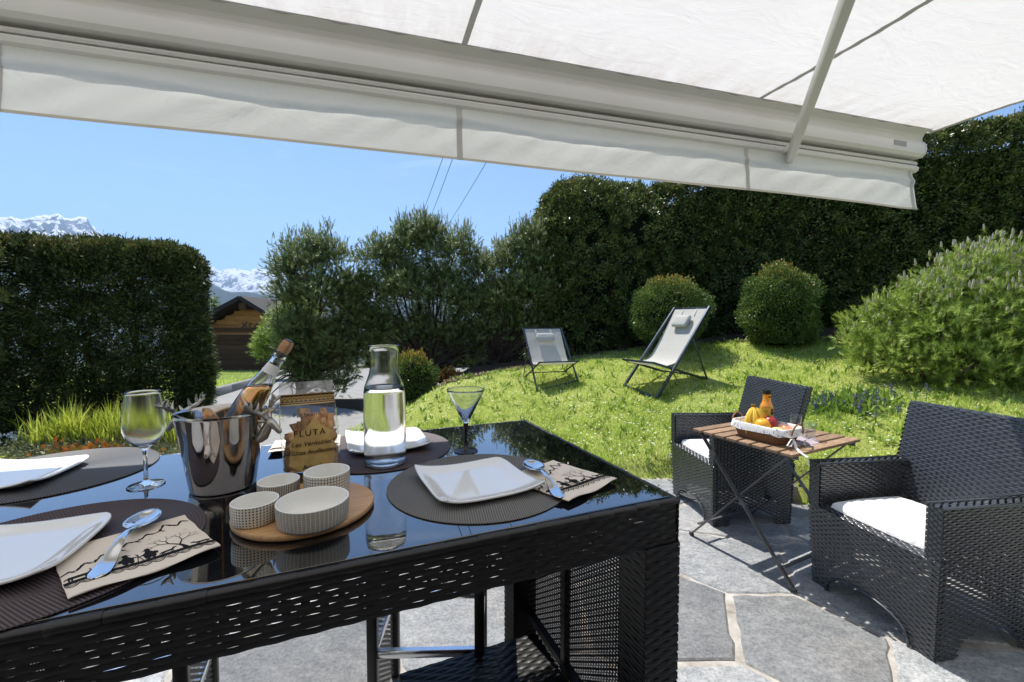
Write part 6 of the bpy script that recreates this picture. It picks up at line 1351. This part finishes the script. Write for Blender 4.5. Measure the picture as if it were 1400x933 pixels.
# ============================================================ DECK CHAIRS
def deck_chair(label, pL, pR, run, ht, width, seatz, rearz):
    """pL, pR: where the front feet stand; the sling hangs from the top bar to the raised front bar"""
    mid = (pL+pR)/2; d = (pR-pL); rz = math.atan2(d.y, d.x)
    t = thing('deck_chair', label, 'deck chair', mid, rz, 'folding sling deck chairs on the lawn'); w_ = width/2; dz = (pR.z-pL.z)/2; S = ht/.98
    tube = lambda nm, a, b, r=.0135, r2=None: MB().bar(a, b, r*2, (r2 or r)*2, bev=.005).build(nm, M['deck_frame'], t)
    sy = -.03*run; ry = run*.98
    for s_ in (-1, 1):
        z0 = s_*dz; x = s_*w_
        tube('side_rail', (x, 0, z0), (x, run, ht), .013*S, .016*S)
        xi = s_*(w_-.028*S); tube('seat_rail', (xi, sy, seatz), (xi, ry, rearz), .010*S, .013*S)
        a = Vector((x, 0, z0)).lerp(Vector((x, run, ht)), .66); tube('prop', tuple(a), (s_*(w_+.0), ry*.99, rearz+.01), .008*S, .010*S)
        m2 = MB(); m2.tube([(x-s_*.02, a.y, a.z), (x+s_*.024, a.y, a.z)], .012*S, 8); m2.build('knob', M['plastic_black'], t)
    tube('top_bar', (-w_, run*.985, ht*.985), (w_, run*.985, ht*.985), .010*S); tube('front_bar', (-w_, sy, seatz), (w_, sy, seatz), .011*S)
    tube('foot_bar', (-w_, 0, -dz+.02), (w_, 0, dz+.02), .011*S, .014*S); tube('rear_bar', (-w_, ry, rearz+.012), (w_, ry, rearz+.012), .011*S, .014*S)
    tube('rest_bar', (-w_, run*.60, seatz*.35+rearz*.62), (w_, run*.60, seatz*.35+rearz*.62), .008*S)
    # sling: catenary-like sag between the bars
    P = [Vector((0, run*.985, ht*.99)), Vector((0, run*.80, ht*.77)), Vector((0, run*.62, ht*.56)), Vector((0, run*.44, ht*.385)), Vector((0, run*.26, seatz*.90)), Vector((0, run*.10, seatz*.90)), Vector((0, sy, seatz+.006))]
    def cr(t_):
        n = len(P)-1; f = min(max(t_*n, 0), n-1e-6); i = int(f); f -= i; p0, p1, p2, p3 = P[max(i-1, 0)], P[i], P[i+1], P[min(i+2, n)]
        return .5*((2*p1)+(p2-p0)*f+(2*p0-5*p1+4*p2-p3)*f*f+(3*p1-p0-3*p2+p3)*f**3)
    ww = w_-.022*S
    def sl_(u, v):
        p = cr(v); x = (u-.5)*2; k = math.sin(pi*v); return (x*(ww-.010*k), p.y, p.z-.014*k*(1-x*x))
    mb = MB(); mb.grid(sl_, 14, 50); mb.build('sling', M['sling'], t, sharp=0)
    mb = MB(); mb.grid(lambda u, v: (lambda p: (p[0], p[1]+.002, p[2]-.004))(sl_(u, v)), 14, 50); mb.build('sling_backing', M['sling'], t, sharp=0)
    hp = cr(.10); h2 = cr(.20); ax_ = (h2-hp).normalized(); nr = Vector((0, -ax_.z, ax_.y)); nr = nr if nr.y < 0 else -nr; m_ = MB()
    def pil(u, v):
        a = 2*pi*u; x = (v-.5)*2*ww*.50; k = max(0, 1-abs((v-.5)*2)**12)**.5*.85+.15; c = hp.lerp(h2, .45)+nr*.042*S; q_ = c+ax_*math.copysign(abs(math.cos(a))**.6, math.cos(a))*.082*S*k+nr*math.copysign(abs(math.sin(a))**.7, math.sin(a))*.030*S*k; return (x, q_.y, q_.z)
    m_.grid(pil, 24, 16); n0 = len(m_.v); m_.build('head_pillow', M['pillow'], t, sharp=0)
    mb = MB()
    for s_ in (-1, 1):
        x = s_*ww*.42; mb.grid(lambda u, v: (x+(u-.5)*.02, *(lambda q_: (q_.y, q_.z))(cr(-0+.08*v)+nr*.012*v)), 1, 4)
    mb.build('pillow_strap', M['sling'], t, sharp=0)
    return t
gz_ = lambda x, y: float(ground_z(x, y))
Rf = T(897, 547); th_ = R(62.5); Lf = Vector((Rf.x-.56*math.cos(th_), Rf.y+.56*math.sin(th_), 0)); Lf.z = gz_(Lf.x, Lf.y)
Rb = Rf+Vector((.887, .46, 0))*.9; deck_chair('tall deck chair at right facing left, before the flat-topped round bush', Lf, Rf, .917, 1.085, .56, .40, gz_(Rb.x, Rb.y)-(Lf.z+Rf.z)/2)
Lf = T(736, 536); Rf = Vector((Lf.x+.58*.954, Lf.y+.58*.29, 0)); Rf.z = gz_(Rf.x, Rf.y); Rb = Lf+Vector((-.29, .954, 0))*.6
deck_chair('low reclined deck chair at left facing the terrace, by the leaning pine', Lf, Rf, .62, .80, .60, .345, gz_(Rb.x, Rb.y)-(Lf.z+Rf.z)/2+.0)

# ============================================================ AIR
hz = NT('haze'); hz.t.links.new(hz.n('ShaderNodeVolumePrincipled', i={'Color': (.45, .68, 1, 1), 'Density': 1.1e-4, 'Anisotropy': .2}).outputs[0], hz.out.inputs[1])
hb_ = MB(); hb_.box((0, 3000, 600), (24000, 16000, 2600)); hzo = hb_.build('haze', hz.m, smooth=False, sharp=0); tag(hzo, kind='stuff')
